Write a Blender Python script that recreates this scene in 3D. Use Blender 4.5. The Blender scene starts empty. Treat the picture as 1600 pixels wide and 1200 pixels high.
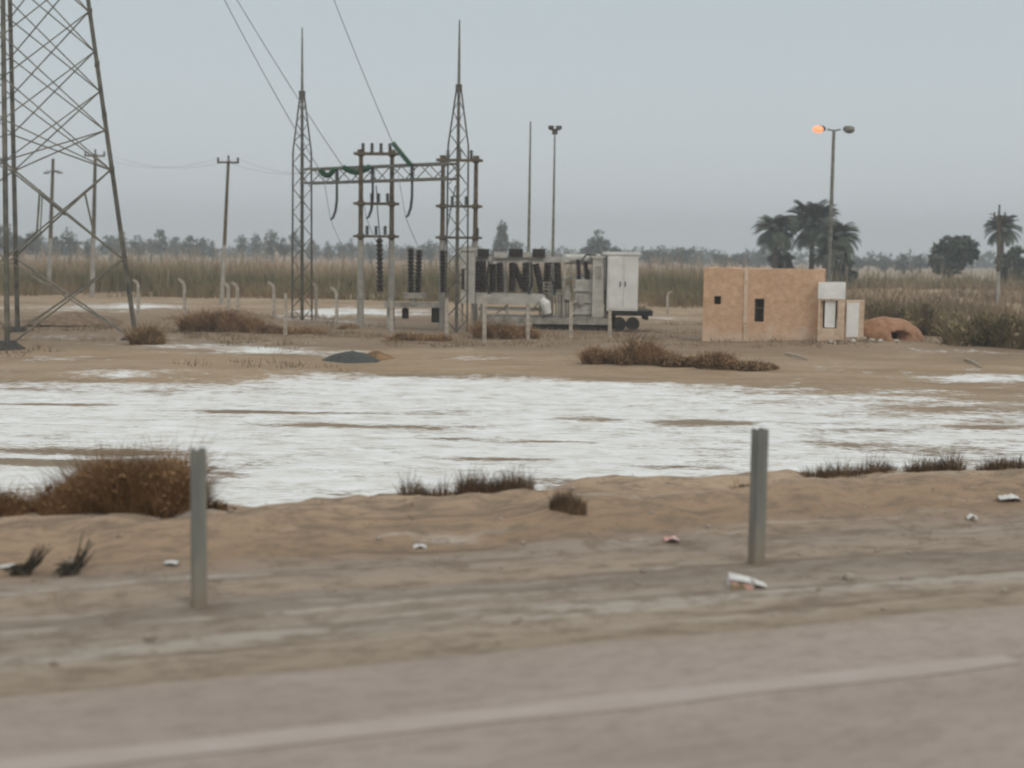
import bpy, math, random
import numpy as np
from mathutils import Vector, noise as mnoise

random.seed(7)
rng = np.random.default_rng(7)
S = bpy.context.scene
COL = S.collection
R = math.radians

# ------------------------------------------------------------------ camera
FPX = 50 / 36 * 1600
CAM = Vector((0, 0, 4.0))
PITCH = math.atan(205 / FPX)
ROLL = R(0.8)
fwd = Vector((0, math.cos(PITCH), -math.sin(PITCH)))
r0, u0 = Vector((1, 0, 0)), Vector((0, math.sin(PITCH), math.cos(PITCH)))
rgt = r0 * math.cos(ROLL) + u0 * math.sin(ROLL)
upv = u0 * math.cos(ROLL) - r0 * math.sin(ROLL)
cam_d = bpy.data.cameras.new('camera')
cam = bpy.data.objects.new('camera', cam_d)
COL.objects.link(cam)
from mathutils import Matrix
M3 = Matrix((rgt, upv, -fwd)).transposed()
cam.matrix_world = Matrix.Translation(CAM) @ M3.to_4x4()
cam_d.lens, cam_d.sensor_width = 50, 36
cam_d.clip_start, cam_d.clip_end = 0.1, 20000
cam_d.dof.use_dof = True
cam_d.dof.focus_distance = 22.0
cam_d.dof.aperture_fstop = 1.1
S.camera = cam

# ------------------------------------------------------------------ world and sun
SUN_EL, SUN_AZ = R(38), R(150)          # azimuth clockwise from +Y
w = bpy.data.worlds.new('World'); S.world = w; w.use_nodes = True
nt = w.node_tree; nt.nodes.clear()
def N(t, k, **kw):
    n = t.nodes.new(k)
    for a, b in kw.items(): setattr(n, a, b)
    return n
sky = N(nt, 'ShaderNodeTexSky', sky_type='NISHITA', sun_disc=False, sun_elevation=SUN_EL, sun_rotation=SUN_AZ)
sky.dust_density = 4.0
hs = N(nt, 'ShaderNodeHueSaturation'); hs.inputs['Saturation'].default_value = 0.35
tc = N(nt, 'ShaderNodeTexCoord'); sp = N(nt, 'ShaderNodeSeparateXYZ')
cr = N(nt, 'ShaderNodeValToRGB')
e = cr.color_ramp.elements
e[0].position, e[0].color = 0.0, (0.67, 0.71, 0.728, 1)
e[1].position, e[1].color = 0.85, (0.98, 1.0, 1.0, 1)
m_ = e.new(0.22); m_.color = (0.505, 0.595, 0.632, 1)
vm = N(nt, 'ShaderNodeVectorMath', operation='SCALE'); vm.inputs['Scale'].default_value = 10.0
mx = N(nt, 'ShaderNodeMix', data_type='RGBA'); mx.inputs[0].default_value = 0.92
bg = N(nt, 'ShaderNodeBackground'); bg.inputs['Strength'].default_value = 0.1
wo = N(nt, 'ShaderNodeOutputWorld')
L = nt.links.new
L(sky.outputs[0], hs.inputs['Color']); L(tc.outputs['Generated'], sp.inputs[0])
L(sp.outputs['Z'], cr.inputs[0]); L(cr.outputs[0], vm.inputs[0])
L(hs.outputs[0], mx.inputs[6]); L(vm.outputs[0], mx.inputs[7])
L(mx.outputs[2], bg.inputs[0]); L(bg.outputs[0], wo.inputs[0])

sd = bpy.data.lights.new('sun', 'SUN'); sd.energy = 0.7; sd.angle = R(25); sd.color = (1, 0.93, 0.84)
so = bpy.data.objects.new('sun', sd); COL.objects.link(so)
sdir = Vector((math.sin(SUN_AZ) * math.cos(SUN_EL), math.cos(SUN_AZ) * math.cos(SUN_EL), math.sin(SUN_EL)))
so.rotation_euler = (-sdir).to_track_quat('-Z', 'Y').to_euler()
so.location = (0, 0, 60)
S.view_settings.view_transform = 'Standard'
S.view_settings.look = 'None'
S.view_settings.exposure = 0.0
S.view_settings.gamma = 1.0

# ------------------------------------------------------------------ helpers
def ray(px, py): return fwd + rgt * ((px - 800) / FPX) + upv * ((600 - py) / FPX)
def at(px, py, Y):
    d = ray(px, py); return CAM + d * (Y / d.y)
def gnd(px, py, z=0.0):
    d = ray(px, py); return CAM + d * ((z - CAM.z) / d.z)
def nz(x, y, z=0.0): return mnoise.noise((x, y, z))
def fbm(x, y, z=0.0, o=4):
    s, a, f = 0, 1, 1
    for i in range(o):
        s += a * mnoise.noise((x * f, y * f, z + 7.3 * i)); a *= .5; f *= 2.03
    return s

TH = R(20.7)
UD = Vector((math.cos(TH), math.sin(TH), 0)); VD = Vector((-math.sin(TH), math.cos(TH), 0))
def uv(u, v, z=0.0): return UD * u + VD * v + Vector((0, 0, z))
def to_uv(p): return p.x * UD.x + p.y * UD.y, p.x * VD.x + p.y * VD.y

def tag(o, label=None, cat=None, group=None, kind=None):
    if label: o['label'] = label
    if cat: o['category'] = cat
    if group: o['group'] = group
    if kind: o['kind'] = kind
    return o
ORG = {}
def thing(name, label, cat, loc, group=None):
    o = bpy.data.objects.new(name, None); COL.objects.link(o)
    o.location = loc; o.empty_display_size = 0.3
    ORG[o.name] = Vector(loc)
    return tag(o, label, cat, group)

class MB:
    """collects shapes in world coordinates, links them as one mesh"""
    def __init__(s): s.v, s.f, s.mi = [], [], []
    def add(s, vs, fs, mi=0):
        b = len(s.v); s.v += [tuple(p) for p in vs]
        s.f += [tuple(b + i for i in f) for f in fs]; s.mi += [mi] * len(fs); return s
    def box(s, c, d, rz=0.0, mi=0, tilt=None):
        c = Vector(c); cs, sn = math.cos(rz), math.sin(rz); vs = []
        for z in (-.5, .5):
            for x, y in ((-.5, -.5), (.5, -.5), (.5, .5), (-.5, .5)):
                X, Y, Z = x * d[0], y * d[1], z * d[2]
                vs.append(c + Vector((X * cs - Y * sn, X * sn + Y * cs, Z)))
        return s.add(vs, [(3, 2, 1, 0), (4, 5, 6, 7), (0, 1, 5, 4), (1, 2, 6, 5), (2, 3, 7, 6), (3, 0, 4, 7)], mi)
    def tube(s, pts, rad, n=8, mi=0, phase=0.0):
        pts = [Vector(p) for p in pts]
        if not hasattr(rad, '__len__'): rad = [rad] * len(pts)
        vs, fs = [], []
        ax = None
        for i, p in enumerate(pts):
            t = (pts[min(i + 1, len(pts) - 1)] - pts[max(i - 1, 0)]).normalized()
            if ax is None:
                ax = t.cross(Vector((0, 1, 0)) if abs(t.y) < .9 else Vector((1, 0, 0))).normalized()
            else: ax = (ax - t * ax.dot(t)).normalized()
            bx = t.cross(ax)
            for k in range(n):
                a = 2 * math.pi * k / n + phase
                vs.append(p + (ax * math.cos(a) + bx * math.sin(a)) * rad[i])
        for i in range(len(pts) - 1):
            for k in range(n):
                k2 = (k + 1) % n
                fs.append((i * n + k, i * n + k2, (i + 1) * n + k2, (i + 1) * n + k))
        fs.append(tuple(range(n - 1, -1, -1))); b = (len(pts) - 1) * n
        fs.append(tuple(b + k for k in range(n)))
        return s.add(vs, fs, mi)
    def bar(s, a, b, w): return s.tube([a, b], w * .7071, 4, phase=math.pi / 4)
    def angle(s, a, b, w):            # rolled steel angle: two thin flanges
        a, b = Vector(a), Vector(b); t = (b - a).normalized()
        x = t.cross(Vector((0.3, 1, .1))).normalized(); y = t.cross(x); k = w * .18
        for (p, q) in ((x * w, y * k), (x * k, y * w)):
            vs = []
            for o in (a, b): vs += [o, o + p, o + p + q, o + q]
            s.add(vs, [(3, 2, 1, 0), (4, 5, 6, 7), (0, 1, 5, 4), (1, 2, 6, 5), (2, 3, 7, 6), (3, 0, 4, 7)])
        return s
    def ribbed(s, a, b, r1, r2, k, n=10):
        a, b = Vector(a), Vector(b); pts, rad = [], []
        for i in range(k):
            for f, r in ((0.0, r1), (.25, r2), (.55, r2 * .95), (.7, r1)):
                pts.append(a.lerp(b, (i + f) / k)); rad.append(r)
        pts.append(b); rad.append(r1)
        return s.tube(pts, rad, n)
    def cyl(s, a, b, r, n=14): return s.tube([a, b], r, n)
    def build(s, name, mat, parent=None, org=None, smooth=False):
        if parent is not None:
            o_ = Vector(ORG[parent.name])
        else: o_ = Vector(org) if org is not None else Vector((0, 0, 0))
        me = bpy.data.meshes.new(name)
        me.from_pydata([(p[0] - o_.x, p[1] - o_.y, p[2] - o_.z) for p in s.v], [], s.f)
        for m in (mat if isinstance(mat, (list, tuple)) else [mat]): me.materials.append(m)
        me.polygons.foreach_set('material_index', s.mi)
        if smooth: me.polygons.foreach_set('use_smooth', [True] * len(s.f))
        me.update()
        o = bpy.data.objects.new(name, me); COL.objects.link(o)
        if parent is not None: o.parent = parent
        else: o.location = o_
        ORG[o.name] = o_
        return o

def np_mesh(name, verts, quads, mats, parent=None, org=None, mi=None, tris=False):
    """fast mesh from arrays of world coordinates"""
    o_ = Vector(ORG[parent.name]) if parent is not None else Vector(org if org is not None else (0, 0, 0))
    me = bpy.data.meshes.new(name)
    V = np.asarray(verts, dtype=np.float32) - np.array(o_, dtype=np.float32)
    Q = np.asarray(quads, dtype=np.int32); k = Q.shape[1]
    me.vertices.add(len(V)); me.vertices.foreach_set('co', V.ravel())
    me.loops.add(Q.size); me.loops.foreach_set('vertex_index', Q.ravel())
    me.polygons.add(len(Q)); me.polygons.foreach_set('loop_start', np.arange(0, Q.size, k, dtype=np.int32))
    for m in (mats if isinstance(mats, (list, tuple)) else [mats]): me.materials.append(m)
    if mi is not None: me.polygons.foreach_set('material_index', np.asarray(mi, dtype=np.int32))
    me.update(calc_edges=True); me.validate()
    o = bpy.data.objects.new(name, me); COL.objects.link(o)
    if parent is not None: o.parent = parent
    else: o.location = o_
    ORG[o.name] = o_
    return o

def copy_tree(o, loc=None):
    r = o.copy(); COL.objects.link(r)
    if loc is not None: r.location = loc
    for ch in list(o.children):
        c = ch.copy(); COL.objects.link(c); c.parent = r
        for g in list(ch.children):
            d = g.copy(); COL.objects.link(d); d.parent = c
    ORG[r.name] = Vector(r.location)
    return r

# ------------------------------------------------------------------ materials
def mat(name, a, b=None, scale=3.0, rough=.85, bump=0.0, bscale=None, metal=0.0, detail=6, stretch=None, c=None, lo=.35, hi=.65):
    m = bpy.data.materials.new(name); m.use_nodes = True
    t = m.node_tree; p = t.nodes['Principled BSDF']
    p.inputs['Roughness'].default_value = rough; p.inputs['Metallic'].default_value = metal
    p.inputs['Specular IOR Level'].default_value = .25
    co = N(t, 'ShaderNodeTexCoord'); mp = N(t, 'ShaderNodeMapping')
    if stretch: mp.inputs['Scale'].default_value = stretch
    t.links.new(co.outputs['Object'], mp.inputs[0])
    n1 = N(t, 'ShaderNodeTexNoise'); n1.inputs['Scale'].default_value = scale; n1.inputs['Detail'].default_value = detail
    t.links.new(mp.outputs[0], n1.inputs['Vector'])
    r = N(t, 'ShaderNodeValToRGB'); q = r.color_ramp.elements
    q[0].position, q[0].color = lo, (*a, 1); q[1].position, q[1].color = hi, (*(b or a), 1)
    if c: z = q.new((lo + hi) / 2); z.color = (*c, 1)
    t.links.new(n1.outputs[0], r.inputs[0]); t.links.new(r.outputs[0], p.inputs['Base Color'])
    if bump:
        n2 = N(t, 'ShaderNodeTexNoise'); n2.inputs['Scale'].default_value = bscale or scale * 4; n2.inputs['Detail'].default_value = 8
        t.links.new(mp.outputs[0], n2.inputs['Vector'])
        bp = N(t, 'ShaderNodeBump'); bp.inputs['Strength'].default_value = bump; bp.inputs['Distance'].default_value = .05
        t.links.new(n2.outputs[0], bp.inputs['Height']); t.links.new(bp.outputs[0], p.inputs['Normal'])
    return m

MT = {}
MT['galv'] = mat('galvanised_steel', (.13, .125, .105), (.25, .24, .20), 6, .6)
MT['galv_dark'] = mat('weathered_steel', (.06, .055, .045), (.14, .125, .10), 5, .65)
MT['tower'] = mat('tower_steel', (.07, .065, .05), (.17, .155, .12), 2.2, .65)
MT['brace'] = mat('tower_bracing_steel', (.14, .128, .10), (.26, .24, .19), 2.2, .65)
MT['footing'] = mat('dark_footing', (.035, .033, .03), (.075, .068, .058), 4, .9, .5)
MT['conc'] = mat('post_concrete', (.33, .28, .225), (.50, .44, .37), 5, .9, .3)
MT['polelow'] = mat('pole_concrete', (.29, .27, .235), (.40, .375, .33), 3, .85)
MT['rust'] = mat('rusty_pole', (.075, .058, .038), (.16, .125, .08), 4, .8)
MT['grey'] = mat('grey_paint', (.36, .345, .30), (.54, .515, .46), 2.2, .6)
MT['greydark'] = mat('dusty_grey_paint', (.20, .18, .15), (.38, .35, .30), 2.2, .7)
MT['white'] = mat('white_paint', (.62, .61, .57), (.74, .73, .69), 2, .5)
MT['ins'] = mat('dark_porcelain', (.022, .017, .014), (.05, .038, .03), 5, .45)
MT['green'] = mat('green_glass', (.025, .09, .045), (.05, .15, .075), 6, .3)
MT['black'] = mat('black_rubber', (.018, .017, .016), (.04, .037, .033), 8, .8, .4)
MT['wire'] = mat('aluminium_wire', (.24, .26, .27), (.34, .36, .37), 1, .6)
MT['darkwire'] = mat('dark_cable', (.05, .055, .055), (.09, .095, .095), 2, .7)
MT['adobe'] = mat('tan_brick_render', (.50, .315, .185), (.69, .475, .31), 4.0, .92, .6, 14, detail=11, c=(.605, .385, .25), lo=.25, hi=.75)
MT['palewall'] = mat('faded_render', (.54, .39, .265), (.70, .54, .40), 4, .92, .4, 14)
MT['adobe_dark'] = mat('clay', (.28, .145, .082), (.41, .235, .14), 3.0, .95, .9, 9)
hm_ = MT['adobe'].node_tree; t = hm_                      # pale salt stains creeping up the foot of the walls
co = N(t, 'ShaderNodeTexCoord'); sz_ = N(t, 'ShaderNodeSeparateXYZ'); t.links.new(co.outputs['Object'], sz_.inputs[0])
nn_ = N(t, 'ShaderNodeTexNoise'); nn_.inputs['Scale'].default_value = 1.6; nn_.inputs['Detail'].default_value = 9; t.links.new(co.outputs['Object'], nn_.inputs['Vector'])
ad_ = N(t, 'ShaderNodeMath', operation='MULTIPLY_ADD'); t.links.new(nn_.outputs[0], ad_.inputs[0]); ad_.inputs[1].default_value = -3.2; t.links.new(sz_.outputs['Z'], ad_.inputs[2])
mr_ = N(t, 'ShaderNodeMapRange', interpolation_type='SMOOTHSTEP'); mr_.inputs[1].default_value = -1.5; mr_.inputs[2].default_value = -.6; mr_.inputs[3].default_value = .55; mr_.inputs[4].default_value = 0; t.links.new(ad_.outputs[0], mr_.inputs[0])
pb_ = t.nodes['Principled BSDF']; src_ = pb_.inputs['Base Color'].links[0].from_socket
mm_ = N(t, 'ShaderNodeMix', data_type='RGBA'); t.links.new(mr_.outputs[0], mm_.inputs[0]); t.links.new(src_, mm_.inputs[6]); mm_.inputs[7].default_value = (.68, .54, .42, 1); t.links.new(mm_.outputs[2], pb_.inputs['Base Color'])
MT['soot_and_shade'] = mat('soot_and_shade', (.012, .010, .008), (.03, .024, .018), 6, .95)  # oven soot; also paints the darkness inside the hut's openings
MT['plaster'] = mat('white_plaster', (.74, .73, .69), (.86, .85, .82), 2.5, .85, .2)
MT['rubble'] = mat('pale_rubble', (.40, .34, .27), (.66, .62, .55), 6, .9, .3)
MT['gravelpile'] = mat('dark_gravel_heap', (.045, .05, .048), (.11, .112, .10), 14, .95, .8, 30)
MT['drybush'] = mat('dry_brush', (.10, .055, .024), (.30, .18, .09), 2.2, .9)
MT['drygrass'] = mat('dry_grass', (.15, .09, .045), (.34, .225, .12), 3, .9)
MT['drydark'] = mat('dark_dry_tuft', (.085, .055, .034), (.235, .16, .10), 5, .9)
MT['olive'] = mat('olive_shrub', (.125, .105, .055), (.31, .235, .13), .9, .9)
MT['drymid'] = mat('light_dry_brush', (.17, .10, .05), (.42, .27, .15), 1.6, .9)
MT['leaf'] = mat('dark_leaf', (.045, .055, .04), (.12, .13, .085), .6, .85)
MT['palm'] = mat('palm_leaf', (.055, .066, .046), (.135, .145, .095), .8, .8)
MT['bark'] = mat('bark', (.09, .07, .05), (.17, .135, .10), 5, .95, .5)
MT['litter'] = mat('white_litter', (.55, .53, .50), (.72, .70, .67), 12, .7)
MT['pink'] = mat('pink_litter', (.62, .30, .27), (.78, .62, .58), 9, .6, lo=.45, hi=.55)
MT['post'] = mat('dull_green_steel', (.165, .166, .148), (.255, .245, .205), 3.0, .55, stretch=(3, 3, .6))
MT['stone'] = mat('stone', (.24, .19, .145), (.42, .36, .30), 9, .95, .4)
t = MT['post'].node_tree                                  # dust and dried mud round the foot of each post
co = N(t, 'ShaderNodeTexCoord'); sz_ = N(t, 'ShaderNodeSeparateXYZ'); t.links.new(co.outputs['Object'], sz_.inputs[0])
nn_ = N(t, 'ShaderNodeTexNoise'); nn_.inputs['Scale'].default_value = 9; nn_.inputs['Detail'].default_value = 8; t.links.new(co.outputs['Object'], nn_.inputs['Vector'])
ad_ = N(t, 'ShaderNodeMath', operation='MULTIPLY_ADD'); t.links.new(nn_.outputs[0], ad_.inputs[0]); ad_.inputs[1].default_value = -.45; t.links.new(sz_.outputs['Z'], ad_.inputs[2])
mr_ = N(t, 'ShaderNodeMapRange', interpolation_type='SMOOTHSTEP'); mr_.inputs[1].default_value = -.22; mr_.inputs[2].default_value = .08; mr_.inputs[3].default_value = .75; mr_.inputs[4].default_value = 0; t.links.new(ad_.outputs[0], mr_.inputs[0])
pb_ = t.nodes['Principled BSDF']; src_ = pb_.inputs['Base Color'].links[0].from_socket
mm_ = N(t, 'ShaderNodeMix', data_type='RGBA'); t.links.new(mr_.outputs[0], mm_.inputs[0]); t.links.new(src_, mm_.inputs[6]); mm_.inputs[7].default_value = (.26, .20, .145, 1); t.links.new(mm_.outputs[2], pb_.inputs['Base Color'])
lm = bpy.data.materials.new('lit_lens'); lm.use_nodes = True
p_ = lm.node_tree.nodes['Principled BSDF']
p_.inputs['Base Color'].default_value = (.5, .2, .1, 1)
p_.inputs['Emission Color'].default_value = (1, .30, .13, 1); p_.inputs['Emission Strength'].default_value = 1.35
MT['lit'] = lm

# ------------------------------------------------------------------ terrain
def gauss(x, y, cx, cy, sx, sy): return math.exp(-((x - cx) / sx) ** 2 - ((y - cy) / sy) ** 2)
c_b = gnd(1200, 548); c_p = gnd(365, 512); c_t = gnd(120, 520); c_k = gnd(1420, 555); c_s = gnd(780, 530)
def sstep(a, b, x):
    t = min(1, max(0, (x - a) / (b - a))); return t * t * (3 - 2 * t)
def gh(x, y):
    if y > 900 or abs(x) > 500: return 0.0
    soil = sstep(39, 46, y)
    h = soil * .12 + soil * .10 * fbm(x * .12, y * .12, 3, 3) * (1 - sstep(300, 800, y)) + .012 * nz(x * .9, y * .9)
    if 40 < y < 130:
        h += .04 * soil * fbm(x * .8, y * .8, 9, 2)
        h += .45 * gauss(x, y, c_p.x, c_p.y + 3, 3.2, 4) + .35 * gauss(x, y, c_t.x, c_t.y + 6, 3.0, 5)
        h += .22 * gauss(x, y, c_b.x + 3, c_b.y, 9, 4) + .2 * gauss(x, y, c_k.x, c_k.y, 4, 3)
    h += 1.2 * sstep(24, 34, x) * (1 - sstep(160, 220, x)) * math.exp(-((y - 128 - 4 * nz(x * .03, 5)) / 7) ** 2) * (1 + .3 * nz(x * .15, 2))
    return h
# salt amount, painted as real crust patches: pixel-measured spots turned into ground coordinates
def spot(px, py, wpx, hpx):
    a = gnd(px, py); b = gnd(px + wpx, py); c = gnd(px, py - hpx); d = gnd(px, py + hpx)
    return a.x, a.y, abs(b.x - a.x), abs(c.y - d.y) / 2
ADD = [(760, 607, 290, 10, 1.2), (1530, 597, 100, 6, 1.0), (90, 566, 120, 5, .55), (160, 590, 60, 4, .4), (640, 604, 130, 8, .8),
       (60, 483, 180, 8, .9), (240, 482, 80, 9, 1.0), (545, 490, 90, 13, 1.0), (640, 492, 80, 10, .9), (1030, 500, 60, 7, .7), (1050, 482, 50, 4, .5),
       (480, 492, 60, 10, .9), (170, 478, 90, 4, .7), (420, 553, 100, 5, .6), (120, 532, 130, 6, .35), (330, 545, 160, 5, .45), (1580, 485, 60, 4, .4)]
SUB = [(530, 665, 150, 3.5, .85), (420, 644, 160, 2.5, .9), (90, 632, 110, 2.0, .8), (780, 718, 100, 2.5, .85), (690, 686, 60, 2, .5), (1100, 661, 85, 6, .8), (920, 655, 60, 3, .6),
       (140, 706, 210, 6, 1.0), (40, 722, 170, 5, 1.0), (250, 735, 120, 12, .8), (920, 752, 90, 6, .9), (1010, 765, 130, 5, .5), (1040, 730, 60, 2.5, .6),
       (1360, 672, 60, 3, .6), (1550, 668, 60, 3, .6), (1480, 640, 180, 8, .45), (1400, 700, 160, 10, .35), (860, 690, 100, 2, .5), (400, 745, 60, 3, .3), (560, 745, 60, 2, .5)]
ADD = [(*spot(*q[:4]), q[4]) for q in ADD]; SUB = [(*spot(*q[:4]), q[4]) for q in SUB]
def salt(x, y):
    if y < 16: return .6
    edge = 41.2 + 1.3 * nz(x * .08, 1) + .5 * nz(x * .3, 4) + .03 * x
    s = max(-.9, min(.62, (edge - y) / 4.6))
    if y > 40.5: s = max(s, -.50 + .50 * nz(x * .05, y * .22, 2) - .3 * sstep(56, 70, y)) if y < 140 else -.9
    s -= .30 * sstep(0, 15, x) * (s > 0) + .30 * (1 - sstep(20.5, 26, y))
    if y < 140:
        for cx, cy, sx, sy, k in ADD:
            if abs(x - cx) < 2.5 * sx and abs(y - cy) < 2.5 * sy: s += (1.2 if cy < 60 else .72) * k * gauss(x, y, cx, cy, sx, sy)
        for cx, cy, sx, sy, k in SUB:
            if abs(x - cx) < 2.5 * sx and abs(y - cy) < 2.5 * sy: s -= 1.25 * k * gauss(x, y, cx, cy, sx, sy)
    return max(-1, min(1, s))
def geo(a, b, n): return list(np.geomspace(a, b, n))
YS = list(np.arange(-200, 14, 12.0)) + list(np.arange(14, 50, .24)) + list(np.arange(50, 140, .9)) + geo(140, 1500, 28)
XS = list(np.arange(-20, 20.01, .33)); side = [20 + d for d in geo(.5, 1480, 42)]
XS = [-q for q in reversed(side)] + XS + side
gv, gs = [], []
for y in YS:
    for x in XS:
        gv.append((x, y, gh(x, y) if y > 10 else 0.0)); gs.append(salt(x, y))
nx = len(XS)
gq = [(j * nx + i, j * nx + i + 1, (j + 1) * nx + i + 1, (j + 1) * nx + i) for j in range(len(YS) - 1) for i in range(nx - 1)]

gm = bpy.data.materials.new('soil_and_salt'); gm.use_nodes = True
t = gm.node_tree; P = t.nodes['Principled BSDF']; P.inputs['Roughness'].default_value = .95; P.inputs['Specular IOR Level'].default_value = .1
lk = t.links.new
co = N(t, 'ShaderNodeTexCoord')
def noise(scale, detail=6, stretch=(1, 1, 1), rough=.55, src=None, tt=None):
    tt = tt or t
    mp = N(tt, 'ShaderNodeMapping'); mp.inputs['Scale'].default_value = stretch
    tt.links.new(src if src is not None else co.outputs['Object'], mp.inputs[0])
    n = N(tt, 'ShaderNodeTexNoise'); n.inputs['Scale'].default_value = scale; n.inputs['Detail'].default_value = detail; n.inputs['Roughness'].default_value = rough
    tt.links.new(mp.outputs[0], n.inputs['Vector']); return n.outputs[0]
def ramp(src, stops, tt=None):
    tt = tt or t
    r = N(tt, 'ShaderNodeValToRGB'); q = r.color_ramp.elements
    q[0].position, q[0].color = stops[0][0], (*stops[0][1], 1); q[1].position, q[1].color = stops[-1][0], (*stops[-1][1], 1)
    for pz, cz in stops[1:-1]: zz = q.new(pz); zz.color = (*cz, 1)
    tt.links.new(src, r.inputs[0]); return r.outputs[0]
def math_(op, a, b, tt=None, clamp=False):
    tt = tt or t
    n = N(tt, 'ShaderNodeMath', operation=op, use_clamp=clamp)
    for i, q in enumerate((a, b)):
        if q is None: continue
        if isinstance(q, (int, float)): n.inputs[i].default_value = q
        else: tt.links.new(q, n.inputs[i])
    return n.outputs[0]
def mixc(f, a, b, tt=None):
    tt = tt or t
    n = N(tt, 'ShaderNodeMix', data_type='RGBA')
    for i, q in ((0, f), (6, a), (7, b)):
        if isinstance(q, (int, float)): n.inputs[i].default_value = q
        elif isinstance(q, tuple): n.inputs[i].default_value = (*q, 1)
        else: tt.links.new(q, n.inputs[i])
    return n.outputs[2]
def smooth(src, a, b, tt=None):
    tt = tt or t
    n = N(tt, 'ShaderNodeMapRange', interpolation_type='SMOOTHSTEP'); n.inputs[1].default_value = a; n.inputs[2].default_value = b
    tt.links.new(src, n.inputs[0]); return n.outputs[0]
at_ = N(t, 'ShaderNodeAttribute', attribute_name='salt')
n1 = noise(.55, 9, (.7, 1, 1), .66); n2 = noise(3.0, 9, (.9, 1, 1), .68)
f = math_('ADD', at_.outputs['Fac'], math_('MULTIPLY', math_('SUBTRACT', n1, .5), 2.6))
f = math_('ADD', f, math_('MULTIPLY', math_('SUBTRACT', n2, .5), 1.8))
f = math_('ADD', f, math_('MULTIPLY', math_('SUBTRACT', noise(11, 8, (.6, 1, 1), .7), .5), 1.3))
f = smooth(f, -.22, .50)
soil = ramp(noise(.22, 9, (.5, 1, 1), .6), [(.3, (.25, .18, .112)), (.5, (.375, .272, .175)), (.7, (.47, .365, .26))])
soil = mixc(math_('MULTIPLY', noise(5, 5), .35), soil, (.24, .165, .10))
soil = mixc(math_('MULTIPLY', smooth(noise(.35, 7, (.35, 1, 1), .65), .5, .66), .6), soil, (.235, .165, .105))
soil = mixc(math_('MULTIPLY', smooth(noise(1.4, 7, (.5, 1, 1), .7), .53, .68), .45), soil, (.19, .14, .095))
sy_ = N(t, 'ShaderNodeSeparateXYZ'); lk(co.outputs['Object'], sy_.inputs[0])
yw = math_('ADD', sy_.outputs['Y'], math_('MULTIPLY', math_('SUBTRACT', noise(.16, 7, (.4, 1, 1), .65), .5), 34))
zone = math_('MULTIPLY', smooth(yw, 50, 60), math_('SUBTRACT', 1, smooth(yw, 78, 96)))
soil = mixc(math_('MULTIPLY', zone, .6), soil, (.20, .148, .105))
soil = mixc(math_('MULTIPLY', smooth(noise(6, 9, (.6, 1, 1), .75), .5, .66), .5), soil, (.17, .125, .085))
soil = mixc(math_('MULTIPLY', math_('SUBTRACT', 1, smooth(yw, 28, 50)), .65), soil, (.20, .165, .125))
saltc = ramp(noise(1.2, 10, (.9, 1.1, 1), .74), [(.28, (.50, .46, .40)), (.47, (.71, .70, .67)), (.64, (.82, .82, .81))])
saltc = mixc(math_('MULTIPLY', smooth(noise(1.5, 10, (.6, 1.2, 1), .74), .52, .66), .7), saltc, (.42, .38, .31))
lk(mixc(f, soil, saltc), P.inputs['Base Color'])
bp = N(t, 'ShaderNodeBump'); bp.inputs['Strength'].default_value = .5; bp.inputs['Distance'].default_value = .06
lk(noise(4, 9), bp.inputs['Height']); lk(bp.outputs[0], P.inputs['Normal'])
ground = np_mesh('ground', gv, gq, gm)
a_ = ground.data.attributes.new('salt', 'FLOAT', 'POINT'); a_.data.foreach_set('value', np.array(gs, dtype=np.float32))
ground.data.polygons.foreach_set('use_smooth', [True] * len(ground.data.polygons))
tag(ground, kind='structure')

# ---- road embankment with dirt shoulder and low berm
def prof(v):
    pts = [(-22, -.1), (-16, 1.98), (-8, 2.0), (6.4, 2.0), (6.62, 1.985), (7.3, 1.97), (8.6, 1.97), (9.3, 2.02), (10.1, 2.12), (10.7, 2.06), (11.4, 1.72), (15.5, -.1)]
    for (a, za), (b, zb) in zip(pts, pts[1:]):
        if a <= v <= b:
            q = (v - a) / (b - a); q = q * q * (3 - 2 * q) if v > 8 else q
            return za + (zb - za) * q
    return -.1
def eh(u, v):
    z = prof(v)
    k = sstep(6.7, 8.2, v) * (1 - sstep(13, 15.5, v))
    z += k * (.028 * fbm(u * .5, v * 1.6, 1, 4) + .012 * fbm(u * 3.1, v * 4.3, 21, 3))
    kb = sstep(8.6, 9.4, v) * (1 - sstep(12, 15, v))
    z += kb * (.04 * fbm(u * .55, v * .7, 5, 3) + .06 * fbm(u * 1.5, v * 2.0, 15, 5) + .018 * fbm(u * 5.5, v * 5.5, 31, 2) + .03 * sstep(1, 5, u))
    return z
def embz(p):
    u, v = to_uv(p); return eh(u, v)
US = [-d for d in reversed(geo(.6, 150, 22))]; US = [q - 8 for q in US] + list(np.arange(-8, 14, .12)) + [14 + d for d in geo(.4, 400, 36)]
VS = [-22, -16, -8, 6.0, 6.5] + list(np.arange(6.7, 11.6, .085)) + list(np.arange(11.7, 15.6, .4))
ev = [tuple(uv(u, v, eh(u, v))) for v in VS for u in US]
nu = len(US)
eq = [(j * nu + i, j * nu + i + 1, (j + 1) * nu + i + 1, (j + 1) * nu + i) for j in range(len(VS) - 1) for i in range(nu - 1)]
em = bpy.data.materials.new('shoulder_dirt'); em.use_nodes = True
t = em.node_tree; P = t.nodes['Principled BSDF']; P.inputs['Roughness'].default_value = .95; P.inputs['Specular IOR Level'].default_value = .1
lk = t.links.new
co = N(t, 'ShaderNodeTexCoord')
mpr = N(t, 'ShaderNodeMapping', vector_type='TEXTURE'); mpr.inputs['Rotation'].default_value = (0, 0, TH)
lk(co.outputs['Object'], mpr.inputs[0])
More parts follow.
